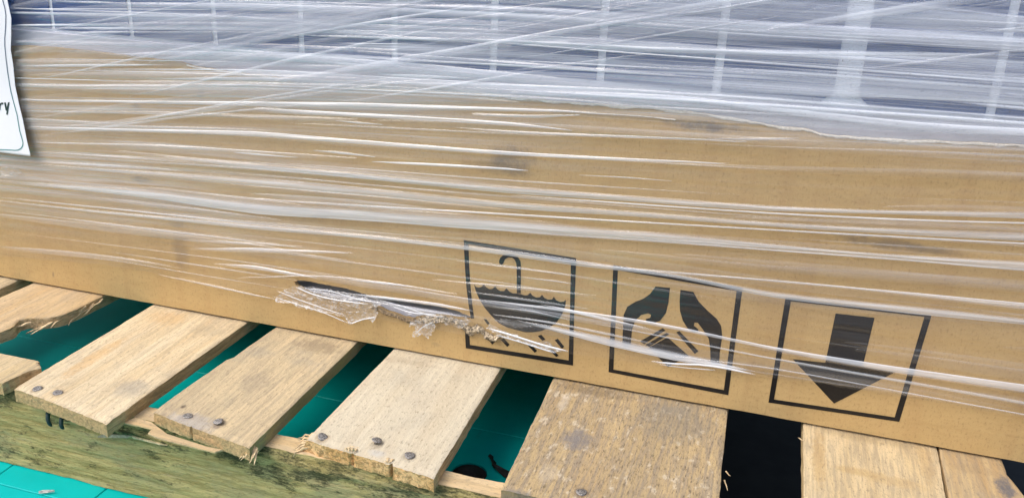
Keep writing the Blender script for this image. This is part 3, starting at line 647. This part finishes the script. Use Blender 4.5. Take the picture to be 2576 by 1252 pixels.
def film_mat(name, kind):
    b = NB(name); uv = b.n('TexCoord').outputs['UV']
    op = b.n('Attribute', attribute_name='op').outputs['Fac']
    if kind == 'sheet':
        a = b.noise(b.map(uv, (2.2, 3.0, 1)), 1, 5, .6); c = b.noise(b.map(uv, (3.5, 24, 1), (3, 3, 0)), 1, 4, .6); d = b.noise(b.map(uv, (5, 110, 1), (8, 3, 0)), 1, 3, .6)
        s1 = b.ramp(a, .44, .60); s2 = b.ramp(c, .48, .70); s3 = b.ramp(d, .52, .74)
        al = b.math('ADD', b.math('MULTIPLY', s1, .45), b.math('ADD', b.math('MULTIPLY', s2, .50), b.math('MULTIPLY', s3, .30)))
        al = b.math('MULTIPLY', b.math('ADD', al, .20), op, True)
        hgt = b.math('ADD', b.math('MULTIPLY', a, 1.2), b.math('ADD', b.math('MULTIPLY', c, .5), b.math('MULTIPLY', d, .12)))
        al = b.math('MINIMUM', al, .86)
    else:
        v = b.n('SeparateXYZ', {0: uv}).outputs[1]; u = b.n('SeparateXYZ', {0: uv}).outputs[0]
        st = b.noise(b.map(uv, (4, 3, 1)), 1, 4, .6); st2 = b.noise(b.map(uv, (5, 26, 1), (4, 1, 0)), 1, 3, .6)
        body = b.math('ADD', b.math('MULTIPLY', b.ramp(st, .38, .62), .22), b.math('ADD', b.math('MULTIPLY', b.ramp(st2, .45, .65), .14), .72))
        # v in 0..1 across the pleat, bright edge highlights painted as extra opacity at the rims
        e0 = b.ramp(v, 0., .38 if kind == 'pleat' else .10); e1 = b.ramp(v, 1., .95)
        edge = b.math('MULTIPLY', e0, e1)
        rim = b.math('ADD', b.math('MULTIPLY', b.ramp(v, .5, .2), .1), b.ramp(v, .80, .95))
        al = b.math('MULTIPLY', b.math('MULTIPLY', b.math('ADD', body, b.math('MULTIPLY', rim, .6 if kind == 'pleat' else .25)), op), edge, True)
        al = b.math('MINIMUM', al, .93)
        hgt = b.math('ADD', b.math('MULTIPLY', st, .5), b.math('MULTIPLY', st2, .4))
    bp = b.n('Bump', {'Strength': .35, 'Distance': .0004, 'Height': hgt})
    milk = b.n('BsdfDiffuse', {'Color': (.86, .92, 1.0)})  # milky film, its white also standing in for sky reflected off the folds
    tl = b.n('BsdfTranslucent', {'Color': (.8, .82, .86)})
    mk = b.n('MixShader', {0: .12}); b.set(mk.inputs[1], milk); b.set(mk.inputs[2], tl)
    # road dust caught on the film: tiny dark specks
    pos = b.n('TexCoord').outputs['Object']
    sp = b.noise(pos, 800, 2, .5)
    dz = b.math('MULTIPLY', b.ramp(sp, .66, .70), b.ramp(b.n('SeparateXYZ', {0: pos}).outputs[2], .20, .26))
    dirt = b.n('BsdfDiffuse', {'Color': (.10, .10, .11)})
    tr = b.n('BsdfTransparent', {'Color': (.985, .985, .99)})
    m1 = b.n('MixShader'); b.set(m1.inputs[0], al); b.set(m1.inputs[1], tr); b.set(m1.inputs[2], mk)
    m1b = b.n('MixShader'); b.set(m1b.inputs[0], b.math('MULTIPLY', dz, b.math('MULTIPLY', op, .9), True)); b.set(m1b.inputs[1], m1); b.set(m1b.inputs[2], dirt)
    gl = b.n('BsdfGlossy', {'Color': (1, 1, 1), 'Roughness': .10}); b.set(gl.inputs['Normal'], bp)
    fr = b.thin_fresnel(1.42); b.set(fr.inputs['Normal'], bp)
    m2 = b.n('MixShader'); b.set(m2.inputs[0], b.math('MULTIPLY', fr, 1.4, True)); b.set(m2.inputs[1], m1b); b.set(m2.inputs[2], gl)
    return b.done(m2)
M_film = film_mat('stretch_film', 'sheet'); M_pleat = film_mat('stretch_film_pleat', 'pleat'); M_lap = film_mat('stretch_film_overlap', 'lap')

film = empty('stretch_film', 'clear stretch film wrapped in streaky pleats round the carton and panel', 'stretch film', (0, 0, 0))
def haze_op(x, z):
    # opacity by film layers, few low right, many high up; mid paints a sheen
    up = max(0, min(1, (z - .225) / .05)); right = max(0, min(1, (x + .50) / .45))
    o_top = .13 + .54 * right
    left = max(0, min(1, (-x - .05) / .35)); lowr = max(0, min(1, (z - .06) / .06))
    o_low = .035 + .36 * left * lowr + .05 * lowr * (1 if x < .05 else .4)
    mid = math.exp(-((x + .12) / .16) ** 2 - ((z - .225) / .03) ** 2)
    return o_low * (1 - up) + o_top * up + .24 * mid * (1 - up)
def make_sheet(name, k0, k1, y, seed, opf, nx=360, nk=170):
    vs = []; fs = []; uv = []; op = []
    xa, xb = X0 - .004, X1 + .004
    for j in range(nk + 1):
        k = k0 + (k1 - k0) * (j / nk)
        for i in range(nx + 1):
            x = xa + (xb - xa) * i / nx
            z = flow(k, x)
            if j == 0: z += fbm(x * 40, 3, seed) * .0012
            yy = y + fbm(x * 3.5, k * 2.2, seed) * .0011 + fbm(x * 5, k * 9, seed + 5) * .0004
            vs.append((x, min(yy, -.0012), z)); uv.append((x * 1.2, k)); op.append(opf(x, z))
    W_ = nx + 1
    for j in range(nk):
        for i in range(nx): fs.append((j * W_ + i, j * W_ + i + 1, (j + 1) * W_ + i + 1, (j + 1) * W_ + i))
    return mesh_obj(name, vs, fs, M_film, film, smooth=True, uvs=uv, attr={'op': op})
make_sheet('film_sheet', 0.0, 13.0, -.0030, 1, haze_op)
for nm, xx, s_ in (('side', X0 - .004, -1), ('side', X1 + .004, 1)):
    vs = [(xx, -.003, .03), (xx, DEP + .004, .03), (xx, DEP + .004, .76), (xx, -.003, .76)]
    mesh_obj('film_sheet', vs, [(0, 1, 2, 3)], M_film, film, uvs=[(0, 0), (1, 0), (1, 9), (0, 9)], attr={'op': [.5] * 4})

def ribbon_geo(cs, ws, ops, yoff, bulge, seed, ncross=8, data=None, flip=False):
    """cs: centre (x,z); ws: full width; returns verts, faces, uv, op appended to data"""
    vs, fs, uv, op = data; base = len(vs); n = len(cs); C1 = ncross + 1; L = 0
    for i, (x, z) in enumerate(cs):
        a = cs[max(0, i - 1)]; b_ = cs[min(n - 1, i + 1)]; tx, tz = b_[0] - a[0], b_[1] - a[1]; l = math.hypot(tx, tz) or 1; nx_, nz_ = -tz / l, tx / l
        if i: L += math.hypot(x - cs[i - 1][0], z - cs[i - 1][1])
        w_ = ws[i] * (1 + .14 * fbm(L * 9, seed * 3.3, 1))
        sk = fbm(L * 7, seed * 1.7, 2) * .1
        for k in range(C1):
            t = k / ncross; s = t - .5
            prof = math.sin(t * math.pi) ** .8 * bulge * min(1, w_ / .004) * (1 + .5 * fbm(L * 20, t * 3, seed))
            vs.append((x + nx_ * s * w_, yoff - prof, z + nz_ * (s + sk * math.sin(t * math.pi) * .5) * w_)); uv.append((L * 2 + seed * .37, 1 - t if (seed % 2) else t)); op.append(ops[i])
    for i in range(n - 1):
        for k in range(ncross): fs.append((base + i * C1 + k, base + (i + 1) * C1 + k, base + (i + 1) * C1 + k + 1, base + i * C1 + k + 1))
def pl_path(pts, step=.008):
    """pts in picture tracing (x, y, width) on the film plane -> world centre/width lists"""
    Y = -.004; P = []
    for x, y, w_ in pts:
        a = on_y(x, y - w_ / 2, Y); b_ = on_y(x, y + w_ / 2, Y); P.append(((a.x + b_.x) / 2, (a.z + b_.z) / 2, max(abs(a.z - b_.z), .0002)))
    tx = [(p[0], p[1]) for p in P]; tw = [(p[0], p[2]) for p in P]
    x0, x1 = P[0][0], P[-1][0]; n = max(6, int(abs(x1 - x0) / step)); cs = []; ws = []
    h = min(.03, (x1 - x0) / 8)
    for i in range(n + 1):
        x = x0 + (x1 - x0) * i / n
        lo = max(x0, x - h); hi = min(x1, x + h)
        cs.append((x, (interp(tx, lo) + 2 * interp(tx, x) + interp(tx, hi)) / 4 if x0 < x < x1 else interp(tx, x))); ws.append(interp(tw, x))
    return cs, ws
PLN = [0]
def pleat(pts, op=.6, fl=.06, fr=.06, bulge=.0022, y=-.0045, mat=None):
    PLN[0] += 1; sd_ = PLN[0]
    cs, ws = pl_path(pts); n = len(cs); x0, x1 = cs[0][0], cs[-1][0]
    ops = []
    for (x, z) in cs:
        f = 1.
        if fl: f *= min(1, (x - x0) / fl)
        if fr: f *= min(1, (x1 - x) / fr)
        ops.append(op * .58 * max(0, f) ** .7)
    data = ([], [], [], []); ribbon_geo(cs, ws, ops, y - .00025 * (sd_ % 5), bulge * .45, sd_, 10, data)
    return mesh_obj('pleat', data[0], data[1], mat or M_pleat, film, smooth=True, uvs=data[2], attr={'op': data[3]})
E_ = -160; F_ = 2740
PL = [
 ([(35, 215, 8), (320, 217, 10), (644, 213, 11), (900, 215, 10), (1100, 225, 5)], .5, .02, .1),
 ([(45, 252, 5), (320, 256, 7), (644, 262, 14), (900, 265, 14), (1288, 276, 10), (1500, 282, 4)], .72, .02, .05),
 ([(150, 322, 6), (330, 303, 12), (560, 270, 12), (760, 240, 10), (1100, 195, 8)], .32, .05, .1),
 ([(65, 320, 6), (330, 327, 8), (644, 337, 16), (960, 362, 14), (1288, 386, 12), (1600, 402, 8), (1835, 410, 3)], .72, .06, .01),
 ([(300, 380, 4), (644, 418, 14), (850, 436, 14), (1100, 462, 15), (1288, 478, 17), (1540, 495, 17), (1932, 524, 14), (2200, 532, 10), (2576, 540, 18), (F_, 543, 18)], .75, .2, 0),
 ([(1288, 492, 5), (1700, 520, 5), (1932, 536, 5), (2250, 552, 6), (2576, 561, 5), (F_, 564, 5)], .8, .1, 0),
 ([(100, 415, 5), (644, 457, 20), (900, 480, 20), (1288, 516, 17), (1600, 537, 14), (1932, 563, 12), (2200, 578, 14), (2576, 594, 22), (F_, 600, 22)], .66, .25, 0),
 ([(644, 501, 6), (1288, 539, 6), (1932, 577, 5), (2576, 612, 5), (F_, 618, 5)], .7, .15, 0),
 ([(0, 455, 5), (350, 483, 18), (644, 523, 32), (900, 537, 30), (1288, 566, 30), (1650, 593, 24), (1932, 616, 13), (2200, 639, 10), (2576, 665, 22), (F_, 678, 22)], .80, .1, 0),
 ([(1288, 584, 5), (1650, 606, 5), (1932, 628, 5), (2300, 655, 5), (2576, 680, 5), (F_, 690, 5)], .85, .1, 0),
 ([(0, 505, 4), (300, 537, 7), (644, 570, 12), (900, 592, 12), (1150, 620, 10), (1288, 636, 13), (1448, 661, 14), (1700, 690, 11), (1932, 740, 15), (2280, 776, 20), (2576, 806, 18), (F_, 825, 18)], .78, .1, 0),
 ([(1480, 668, 9), (1932, 704, 6), (2200, 728, 7), (2576, 770, 20), (F_, 785, 20)], .6, .1, 0),
 ([(790, 377.5, 1), (860, 383, 7), (945, 394, 1)], .9, 0, 0), ([(938, 406, 1), (1020, 410, 7), (1150, 417, 8), (1288, 425, 6), (1330, 428, 1)], .95, 0, 0),
 ([(1458, 440, 1), (1580, 446, 4), (1690, 455, 1)], .8, 0, 0), ([(590, 383, 1), (640, 388, 6), (748, 396, 1)], .7, 0, 0), ([(845, 303, 1), (900, 308, 6), (965, 313, 1)], .8, 0, 0),
 ([(644, 277, 14), (900, 290, 13), (1288, 311, 12), (1440, 328, 2)], .62, .05, 0), ([(1190, 287, 8), (1360, 292, 9), (1460, 288, 2)], .7, .02, 0),
 ([(1150, 322, 4), (1288, 334, 9), (1600, 345, 8), (1878, 356, 3)], .6, .05, 0), ([(1780, 348, 1), (1878, 350, 8), (1950, 348, 7), (2012, 347, 1)], .65, 0, 0),
 ([(1190, 752, 3), (1363, 772, 9), (1640, 811, 10), (1810, 846, 9), (1932, 874, 11), (2232, 926, 18), (2576, 976, 24), (F_, 1000, 24)], .72, .05, 0),
 ([(1500, 812, 3), (1700, 850, 5), (1932, 898, 6), (2180, 940, 8), (2576, 1010, 11), (F_, 1040, 11)], .7, .05, 0),
 ([(1700, 895, 3), (1932, 921, 4), (2576, 1040, 4), (F_, 1072, 4)], .5, .05, 0),
 ([(1300, 806, 4), (1390, 824, 12), (1548, 862, 22), (1700, 895, 24), (1800, 914, 18), (1895, 932, 3)], 1.3, .05, .02),
 ([(1363, 766, 5), (1430, 780, 9), (1540, 806, 9), (1640, 828, 4)], 1.0, .03, .04),
 ([(1240, 790, 3), (1370, 806, 6), (1540, 840, 7), (1640, 862, 4)], .8, .03, .04), ([(1150, 655, 3), (1288, 672, 5), (1448, 692, 4)], .6, .1, .05), ([(1300, 694, 2), (1410, 706, 4), (1440, 712, 1)], .7, .02, 0),
 ([(540, 664, 4), (644, 672, 12), (730, 688, 9), (798, 698, 1)], .7, .05, 0), ([(880, 703, 1), (960, 710, 7), (1040, 719, 1)], .97, 0, 0), ([(600, 700, 4), (800, 690, 4), (1000, 716, 9), (1150, 739, 4)], .4, .05, .05),
 ([(400, 690, 3), (542, 718, 6), (644, 741, 5), (700, 752, 1)], .7, .06, 0), ([(480, 626, 4), (644, 628, 14), (780, 632, 10), (890, 634, 2)], .6, .08, .01), ([(460, 604, 4), (644, 612, 8), (760, 620, 3)], .5, .05, .03),
 ([(880, 738, 2), (960, 748, 9), (1100, 765, 11), (1190, 781, 2)], .75, .02, .01), ([(960, 762, 2), (1040, 776, 11), (1140, 790, 8), (1175, 797, 2)], .5, .02, .01),
 ([(1090, 702, 3), (1288, 722, 10), (1500, 742, 4)], .35, .06, .06), ([(1180, 732, 3), (1300, 748, 6), (1480, 775, 5)], .55, .04, .05), ([(1240, 770, 2), (1340, 782, 6), (1440, 806, 3)], .6, .03, .03),
 # upper part, over the glass
 ([(500, 8, 4), (644, 6, 8), (1288, 38, 9), (1932, 80, 9), (2576, 117, 11), (F_, 125, 11)], .85, .1, 0), ([(1288, 46, 3), (1932, 90, 4), (2576, 124, 4)], .8, .1, 0),
 ([(700, 88, 3), (1288, 103, 12), (1600, 120, 15), (1932, 133, 14), (2576, 138, 9)], .9, .1, .05), ([(1150, 100, 4), (1620, 136, 5), (1932, 159, 6), (2232, 182, 8), (2576, 208, 8), (F_, 215, 8)], .85, .1, 0),
 ([(644, 205, 4), (1000, 208, 6), (1288, 215, 8), (1588, 227, 8), (1932, 249, 9), (2576, 298, 10), (F_, 310, 10)], .9, .1, 0), ([(1288, 234, 14), (1700, 246, 18), (1932, 276, 20), (2300, 320, 26), (2576, 335, 26), (F_, 342, 26)], .75, .1, 0),
 ([(1500, 180, 20), (1932, 205, 60), (2300, 222, 56), (2576, 240, 50)], .55, .2, 0), ([(0, 20, 3), (330, 32, 6), (644, 45, 7), (900, 70, 7)], .6, .02, .2), ([(30, 105, 8), (330, 112, 14), (644, 118, 18), (1000, 128, 10)], .5, .02, .2),
 ([(250, 140, 4), (500, 133, 14), (800, 150, 22), (1100, 176, 26), (1400, 200, 14)], .62, .1, .1), ([(600, 62, 6), (900, 84, 12), (1288, 118, 10)], .45, .1, .1), ([(900, 130, 6), (1288, 160, 12), (1700, 190, 8)], .5, .1, .1),
 ([(2478, 78, 1), (2530, 75, 7), (2620, 64, 8)], .8, 0, 0), ([(120, 175, 3), (500, 185, 4), (900, 197, 8)], .4, .1, .1), ([(30, 280, 4), (400, 284, 10), (900, 303, 12)], .35, .05, .1), ([(50, 358, 4), (400, 366, 8), (900, 398, 6)], .35, .05, .1),
]
for it in PL: pleat(*it)
# diagonal overlaps of the upper wraps
rnd = random.Random(11)
DG = [((1932, 76), (2620, -28), 26, .65), ((2150, 176), (2640, 118), 9, .6), ((1288, 178), (1640, 134), 7, .6), ((1288, 152), (1960, 40), 5, .55), ((1500, 62), (2100, -30), 34, .5), ((644, 105), (1250, 8), 9, .55), ((330, 245), (1150, 60), 8, .5), ((80, 205), (640, 85), 6, .45),
      ((60, 90), (700, -30), 5, .45), ((700, 205), (1500, 70), 22, .42), ((1000, 150), (1800, 20), 12, .5), ((1700, 40), (2200, -40), 8, .6), ((200, 330), (1000, 190), 5, .5), ((850, 260), (1420, 168), 8, .5), ((380, 160), (1100, 10), 20, .4), ((120, 340), (760, 262), 6, .45)]
for (x0, y0), (x1, y1), w_, o_ in DG:
    xm, ym = (x0 + x1) / 2, (y0 + y1) / 2 + rnd.uniform(-6, 2)
    pleat([(x0, y0, w_ * .5), (xm, ym, w_), (x1, y1, w_ * .8)], o_ * 1.1, .08, .08, .0012, -.0062, M_lap)
for q in range(70):
    x0 = rnd.uniform(-150, 2350); lim = min(330 - x0 * .135, 330); y0 = rnd.uniform(-60, max(lim, 40)); ln = rnd.uniform(250, 1000); sl = rnd.uniform(-.215, -.12)
    w_ = rnd.choice([4, 8, 14, 22, 34, 50]); 
    pleat([(x0, y0, w_ * .5), (x0 + ln / 2, y0 + ln / 2 * sl + rnd.uniform(-4, 4), w_), (x0 + ln, y0 + ln * sl, w_ * .6)], rnd.uniform(.15, .42) * (.45 + .55 * min(1, max(0, x0 / 1100))), .1, .1, .0010, -.0060, M_lap)
# fine wrinkles following the pull of the film: too many to count
def wrinkles(n, seed, kr, wr, opr, lr):
    r = random.Random(seed); data = ([], [], [], [])
    for q in range(n):
        k = r.uniform(*kr); x0 = r.uniform(-.62, .45); ln = r.uniform(*lr); m = max(6, int(ln / .012)); dk = r.uniform(-.12, .12)
        w_ = r.uniform(*wr) ; o_ = r.uniform(*opr) * (1.25 if k > 7 else (1.2 - .9 * max(0, min(1, (x0 + ln * .5 + .25) * 2.2))))
        cs = [(x0 + ln * i / m, flow(max(.03, k + dk * i / m), x0 + ln * i / m)) for i in range(m + 1)]
        cs = [c for c in cs if c[0] < X1]
        if len(cs) < 4: continue
        M_ = len(cs) - 1
        ribbon_geo(cs, [w_ * (math.sin(math.pi * (i + .15) / (M_ + .3)) ** .5) for i in range(M_ + 1)], [o_ * min(1, 4 * min(i, M_ - i) / M_) for i in range(M_ + 1)], -.0042 - .0004 * (q % 4), .0009, q + seed, 4, data)
    o = mesh_obj('fine_wrinkle', data[0], data[1], M_lap, film, smooth=True, uvs=data[2], attr={'op': data[3]}); o['kind'] = 'stuff'
wrinkles(45, 3, (.1, 7.2), (.0008, .0022), (.10, .32), (.06, .5))
wrinkles(36, 5, (.3, 6.8), (.004, .010), (.06, .18), (.15, .6))
wrinkles(80, 4, (7.3, 11.8), (.0008, .003), (.2, .55), (.06, .6))
wrinkles(40, 9, (7.3, 11.8), (.006, .018), (.12, .3), (.2, .7))

# crumpled torn film rags round the gash
def crumple_mat():
    b = NB('crumpled_clear_film'); tc = b.n('TexCoord').outputs['Object']
    n1 = b.noise(tc, 190, 4, .6, .8); 
    bp = b.n('Bump', {'Strength': .15, 'Distance': .0006, 'Height': n1})
    milk = b.n('BsdfDiffuse', {'Color': (.80, .80, .80)}); b.set(milk.inputs['Normal'], bp)
    gl = b.n('BsdfGlossy', {'Roughness': .16}); b.set(gl.inputs['Normal'], bp)
    tr = b.n('BsdfTransparent', {'Color': (.98, .98, .98)})
    op = b.n('Attribute', attribute_name='op').outputs['Fac']
    al = b.math('MULTIPLY', b.ramp(b.noise(b.map(tc, (1, 1, 1), (2, 2, 2)), 170, 5, .65, .8), .40, .62, .35, 1.), op, True)
    m1 = b.n('MixShader'); b.set(m1.inputs[0], al); b.set(m1.inputs[1], tr); b.set(m1.inputs[2], milk)
    lw = b.thin_fresnel(1.5); b.set(lw.inputs['Normal'], bp)
    m2 = b.n('MixShader'); b.set(m2.inputs[0], b.math('MULTIPLY', lw, 1.1, True)); b.set(m2.inputs[1], m1); b.set(m2.inputs[2], gl)
    return b.done(m2)
M_crump = crumple_mat()
def rag(pts, y, amp, seed, op=.8, step=.0010):
    P = [on_y(px, py, y) for px, py in pts]; xs_ = [p.x for p in P]; zs_ = [p.z for p in P]
    poly = [(p.x, p.z) for p in P]
    def inside(x, z):
        c = False; j = len(poly) - 1
        for i in range(len(poly)):
            if (poly[i][1] > z) != (poly[j][1] > z) and x < (poly[j][0] - poly[i][0]) * (z - poly[i][1]) / (poly[j][1] - poly[i][1]) + poly[i][0]: c = not c
            j = i
        return c
    def edge_dist(x, z):
        d = 1.
        for (ax, az), (bx, bz) in zip(poly, poly[1:] + poly[:1]):
            vx, vz = bx - ax, bz - az; t = max(0, min(1, ((x - ax) * vx + (z - az) * vz) / (vx * vx + vz * vz + 1e-12)))
            d = min(d, math.hypot(x - ax - vx * t, z - az - vz * t))
        return d
    idx = {}; vs = []; fs = []; op_ = []
    nx_ = int((max(xs_) - min(xs_)) / step) + 1; nz_ = int((max(zs_) - min(zs_)) / step) + 1
    def v(i, j):
        if (i, j) not in idx:
            x = min(xs_) + i * step; z = min(zs_) + j * step
            u_ = x * 42 + z * 30; w_ = z * 330 + x * 60 + 1.6 * noise.noise(Vector((x * 90, z * 90, seed)))
            ridge = 1 - abs(noise.noise(Vector((u_, w_, seed)))) * 2.2
            ridge2 = 1 - abs(noise.noise(Vector((u_ * 2.1, w_ * 1.9, seed + 4)))) * 2.2
            e = edge_dist(x, z)
            idx[(i, j)] = len(vs)
            h_ = max(0, ridge) ** 2 * .9 + max(0, ridge2) ** 2 * .45 + .25 + .5 * math.exp(-e / .0016)
            vs.append((x + noise.noise(Vector((x * 300, z * 300, 1))) * .0012, y - amp * .55 * h_, z + noise.noise(Vector((x * 300, z * 300, 9))) * .0012))
            op_.append(op * (.16 + .55 * max(0, ridge) ** 8 + .35 * max(0, ridge2) ** 8 + .45 * math.exp(-e / .0006)))  # ridges and borders whiter, highlights painted into the opacity
        return idx[(i, j)]
    for i in range(nx_):
        for j in range(nz_):
            if inside(min(xs_) + (i + .5) * step, min(zs_) + (j + .5) * step): fs.append((v(i, j), v(i + 1, j), v(i + 1, j + 1), v(i, j + 1)))
    return mesh_obj('film_rag', vs, fs, M_crump, film, smooth=True, attr={'op': op_})
q1 = lambda L: [(686.9 + x * .192, 669.8 + y * .192) for x, y in L]
q2 = lambda L: [(1073.3 + x * .1783, 729.9 + y * .1783) for x, y in L]
rag(q1([(60, 380), (150, 300), (260, 260), (420, 300), (620, 330), (820, 370), (1000, 410), (1230, 400), (1350, 470), (1360, 560), (1390, 600), (1330, 715), (1285, 700), (1250, 655), (1030, 752), (960, 660), (800, 612), (640, 580), (480, 545), (330, 510), (230, 470), (60, 440)]), -.0036, .0036, 2, .95)
rag(q1([(330, 250), (520, 260), (760, 300), (1000, 340), (1230, 390), (1250, 430), (1000, 430), (760, 390), (520, 330), (340, 290)]), -.0032, .0016, 23, 1.1)
rag(q1([(1200, 400), (1330, 380), (1420, 440), (1560, 470), (1800, 540), (2236, 620), (2236, 660), (1960, 640), (1800, 620), (1650, 540), (1450, 490), (1350, 520)]), -.0030, .0020, 5, .9)
rag(q1([(1790, 770), (1810, 700), (1900, 690), (2100, 735), (2150, 760), (2110, 850), (2030, 935), (1960, 880), (1900, 905), (1860, 915), (1830, 880), (1880, 820), (1860, 770)]), -.0030, .0032, 8, 1.1)
rag(q2([(-50, 420), (0, 360), (200, 340), (350, 370), (480, 400), (560, 360), (640, 420), (500, 520), (380, 490), (200, 440), (60, 470)]), -.0034, .0026, 11, .6)
rag(q2([(860, 520), (900, 470), (1100, 560), (1250, 600), (1350, 660), (1500, 700), (1650, 700), (1850, 760), (1900, 850), (1800, 850), (1600, 800), (1430, 740), (1250, 670), (1100, 650), (1000, 600)]), -.0040, .0032, 14, .95)
rag(q2([(950, 400), (1100, 395), (1300, 440), (1500, 500), (1300, 520), (1100, 470)]), -.0040, .0014, 17, .35)
rag([(0, 425), (20, 418), (48, 422), (60, 432), (40, 444), (10, 440)], -.0040, .0020, 19, .6)

def shred(pts, wd, op, seed):
    cs, ws = pl_path([(x, y, wd) for x, y in pts], .0015) if pts[-1][0] > pts[0][0] + 6 else (None, None)
    if cs is None: return
    data = ([], [], [], []); ribbon_geo(cs, ws, [op * min(1, 6 * min(i + .3, len(cs) - i) / len(cs)) for i in range(len(cs))], -.0070, .0012, seed, 5, data)
    mesh_obj('film_shred', data[0], data[1], M_pleat, film, smooth=True, uvs=data[2], attr={'op': data[3]})
for k_, (pp_, w_, o_) in enumerate([([(742, 716), (790, 738), (850, 752), (930, 762)], 3, .9), ([(700, 728), (760, 752), (830, 776), (872, 790)], 3, .8), ([(760, 722), (840, 728), (900, 750), (960, 758)], 2.5, .8), ([(690, 742), (750, 762), (820, 782), (884, 812)], 3.5, .8),
        ([(884, 812), (915, 800), (950, 794)], 3, .8), ([(960, 752), (1030, 770), (1080, 790), (1120, 792)], 3, .9), ([(985, 766), (1040, 784), (1100, 788)], 2.5, .8), ([(1046, 838), (1066, 818), (1092, 806)], 3, .7),
        ([(1230, 822), (1300, 842), (1360, 862), (1430, 880)], 5, 1.1), ([(1250, 838), (1320, 858), (1400, 884)], 4, 1.1), ([(1640, 905), (1700, 912), (1760, 912), (1830, 922), (1900, 938)], 5, .8), ([(1660, 912), (1720, 920), (1800, 926)], 3, .7)]):
    shred(pp_, w_, o_, 300 + k_)

# ------------------------------------------------------------------ PAPER LABEL at the left
lab = empty('paper_label', 'white paper sheet with a thin rounded border and dark lettering on the film', 'label', tuple(on_y(0, 200, -.0078)))
LO = lab.location.copy()
def lz(L): return [(x * .3842, y * .3842) for x, y in L]
def lab_y(x, z): return -.0078 - .0007 * math.sin(z * 48 + 1.0) - .0006 * math.sin(x * 60) - .0010 * math.exp(-(z - .145) / .02) if z > .14 else -.0088
def lab_geo(name, pts, off, mat, width=None, closed=True):
    if width:
        P = [on_y(x, y, -.0078) for x, y in pts]; P = dens(P, .0015, 0, False); vs = []; fs = []
        for i, p in enumerate(P):
            a = P[max(0, i - 1)]; b_ = P[min(len(P) - 1, i + 1)]; t = (b_ - a).normalized(); n_ = Vector((-t.z, 0, t.x))
            for s_ in (-.5, .5): q = p + n_ * width * s_; vs.append(Vector((q.x, lab_y(q.x, q.z) + off, q.z)) - LO)
        for i in range(len(P) - 1): fs.append((i * 2, i * 2 + 1, i * 2 + 3, i * 2 + 2))
        return mesh_obj(name, vs, fs, mat, lab)
    P = dens([on_y(x, y, -.0078) for x, y in pts], .003, 0); tr = tessellate_polygon([[Vector((p.x, p.z, 0)) for p in P]])
    vs = [Vector((p.x, lab_y(p.x, p.z) + off, p.z)) - LO for p in P]
    return mesh_obj(name, vs, [tuple(t) for t in tr], mat, lab)
edge_ = [(21, -60), (21, -30), (21, 0), (31.5, 46), (31, 90), (29, 127), (34, 161), (38, 215), (48, 261), (59.5, 303.5), (71, 353), (80, 384), (80, 390), (77, 391.5), (40, 390), (0, 389)]
# paper as a fine grid between the far left and its wavy right edge
E3 = [on_y(x, y, -.0078) for x, y in edge_[:12]]; ztab = sorted([(p.z, p.x) for p in E3]); bl_ = on_y(0, 389, -.0078); br_ = on_y(80, 391, -.0078)
vs = []; fs = []; NI, NJ = 40, 80; zlo = br_.z; zhi = E3[0].z
for j in range(NJ + 1):
    z = zlo + (zhi - zlo) * j / NJ
    for i in range(NI + 1):
        t = i / NI; xr_ = interp(ztab, z); xl_ = -.68; x = xl_ + (xr_ - xl_) * (1 - (1 - t) ** 1.8)
        zz = z + (bl_.z - br_.z) * (1 - t) * (1 - j / NJ) * .6
        vs.append(Vector((x, lab_y(x, zz), zz)) - LO)
for j in range(NJ):
    for i in range(NI): a = j * (NI + 1) + i; fs.append((a, a + 1, a + NI + 2, a + NI + 1))
pp = mesh_obj('paper_sheet', vs, fs, M_paper, lab, smooth=True)
sol = pp.modifiers.new('thick', 'SOLIDIFY'); sol.thickness = .0003; sol.offset = 1
def bord_mat():
    b = NB('teal_border_print'); z = b.n('SeparateXYZ', {0: b.n('TexCoord').outputs['Object']}).outputs[2]
    return b.done(b.n('BsdfPrincipled', {'Base Color': b.mix(b.ramp(z, -.05, .03), (.02, .22, .21), (.07, .10, .17)), 'Roughness': .6}))
lab_geo('border_line', lz([(25, -40), (25, 0), (40, 50), (48, 100), (46, 180), (39, 250), (38, 300), (45, 400), (52, 470), (62, 540), (72, 600), (85, 650), (115, 750), (135, 850), (155, 910), (161, 935), (158, 955), (148, 970), (130, 979), (110, 981), (60, 979), (0, 977), (-60, 975)]), -.0006, bord_mat(), .0009)
M_green = plain('dark_green_print', (.008, .035, .030), .6)
lab_geo('letter_y', lz([(27, 672), (38, 671), (46, 705), (53, 671), (64, 670), (58, 708), (53, 752), (42, 749), (46, 728), (38, 722)]), -.0006, M_green)
lab_geo('letter_r', lz([(-14, 674), (-2, 672), (0, 679), (8, 673), (22, 672), (22, 684), (10, 685), (3, 694), (2, 722), (-10, 722)]), -.0006, M_green)
lab_geo('letter_foot', lz([(-6, 146), (0, 146), (7, 160), (-6, 160)]), -.0006, M_green)
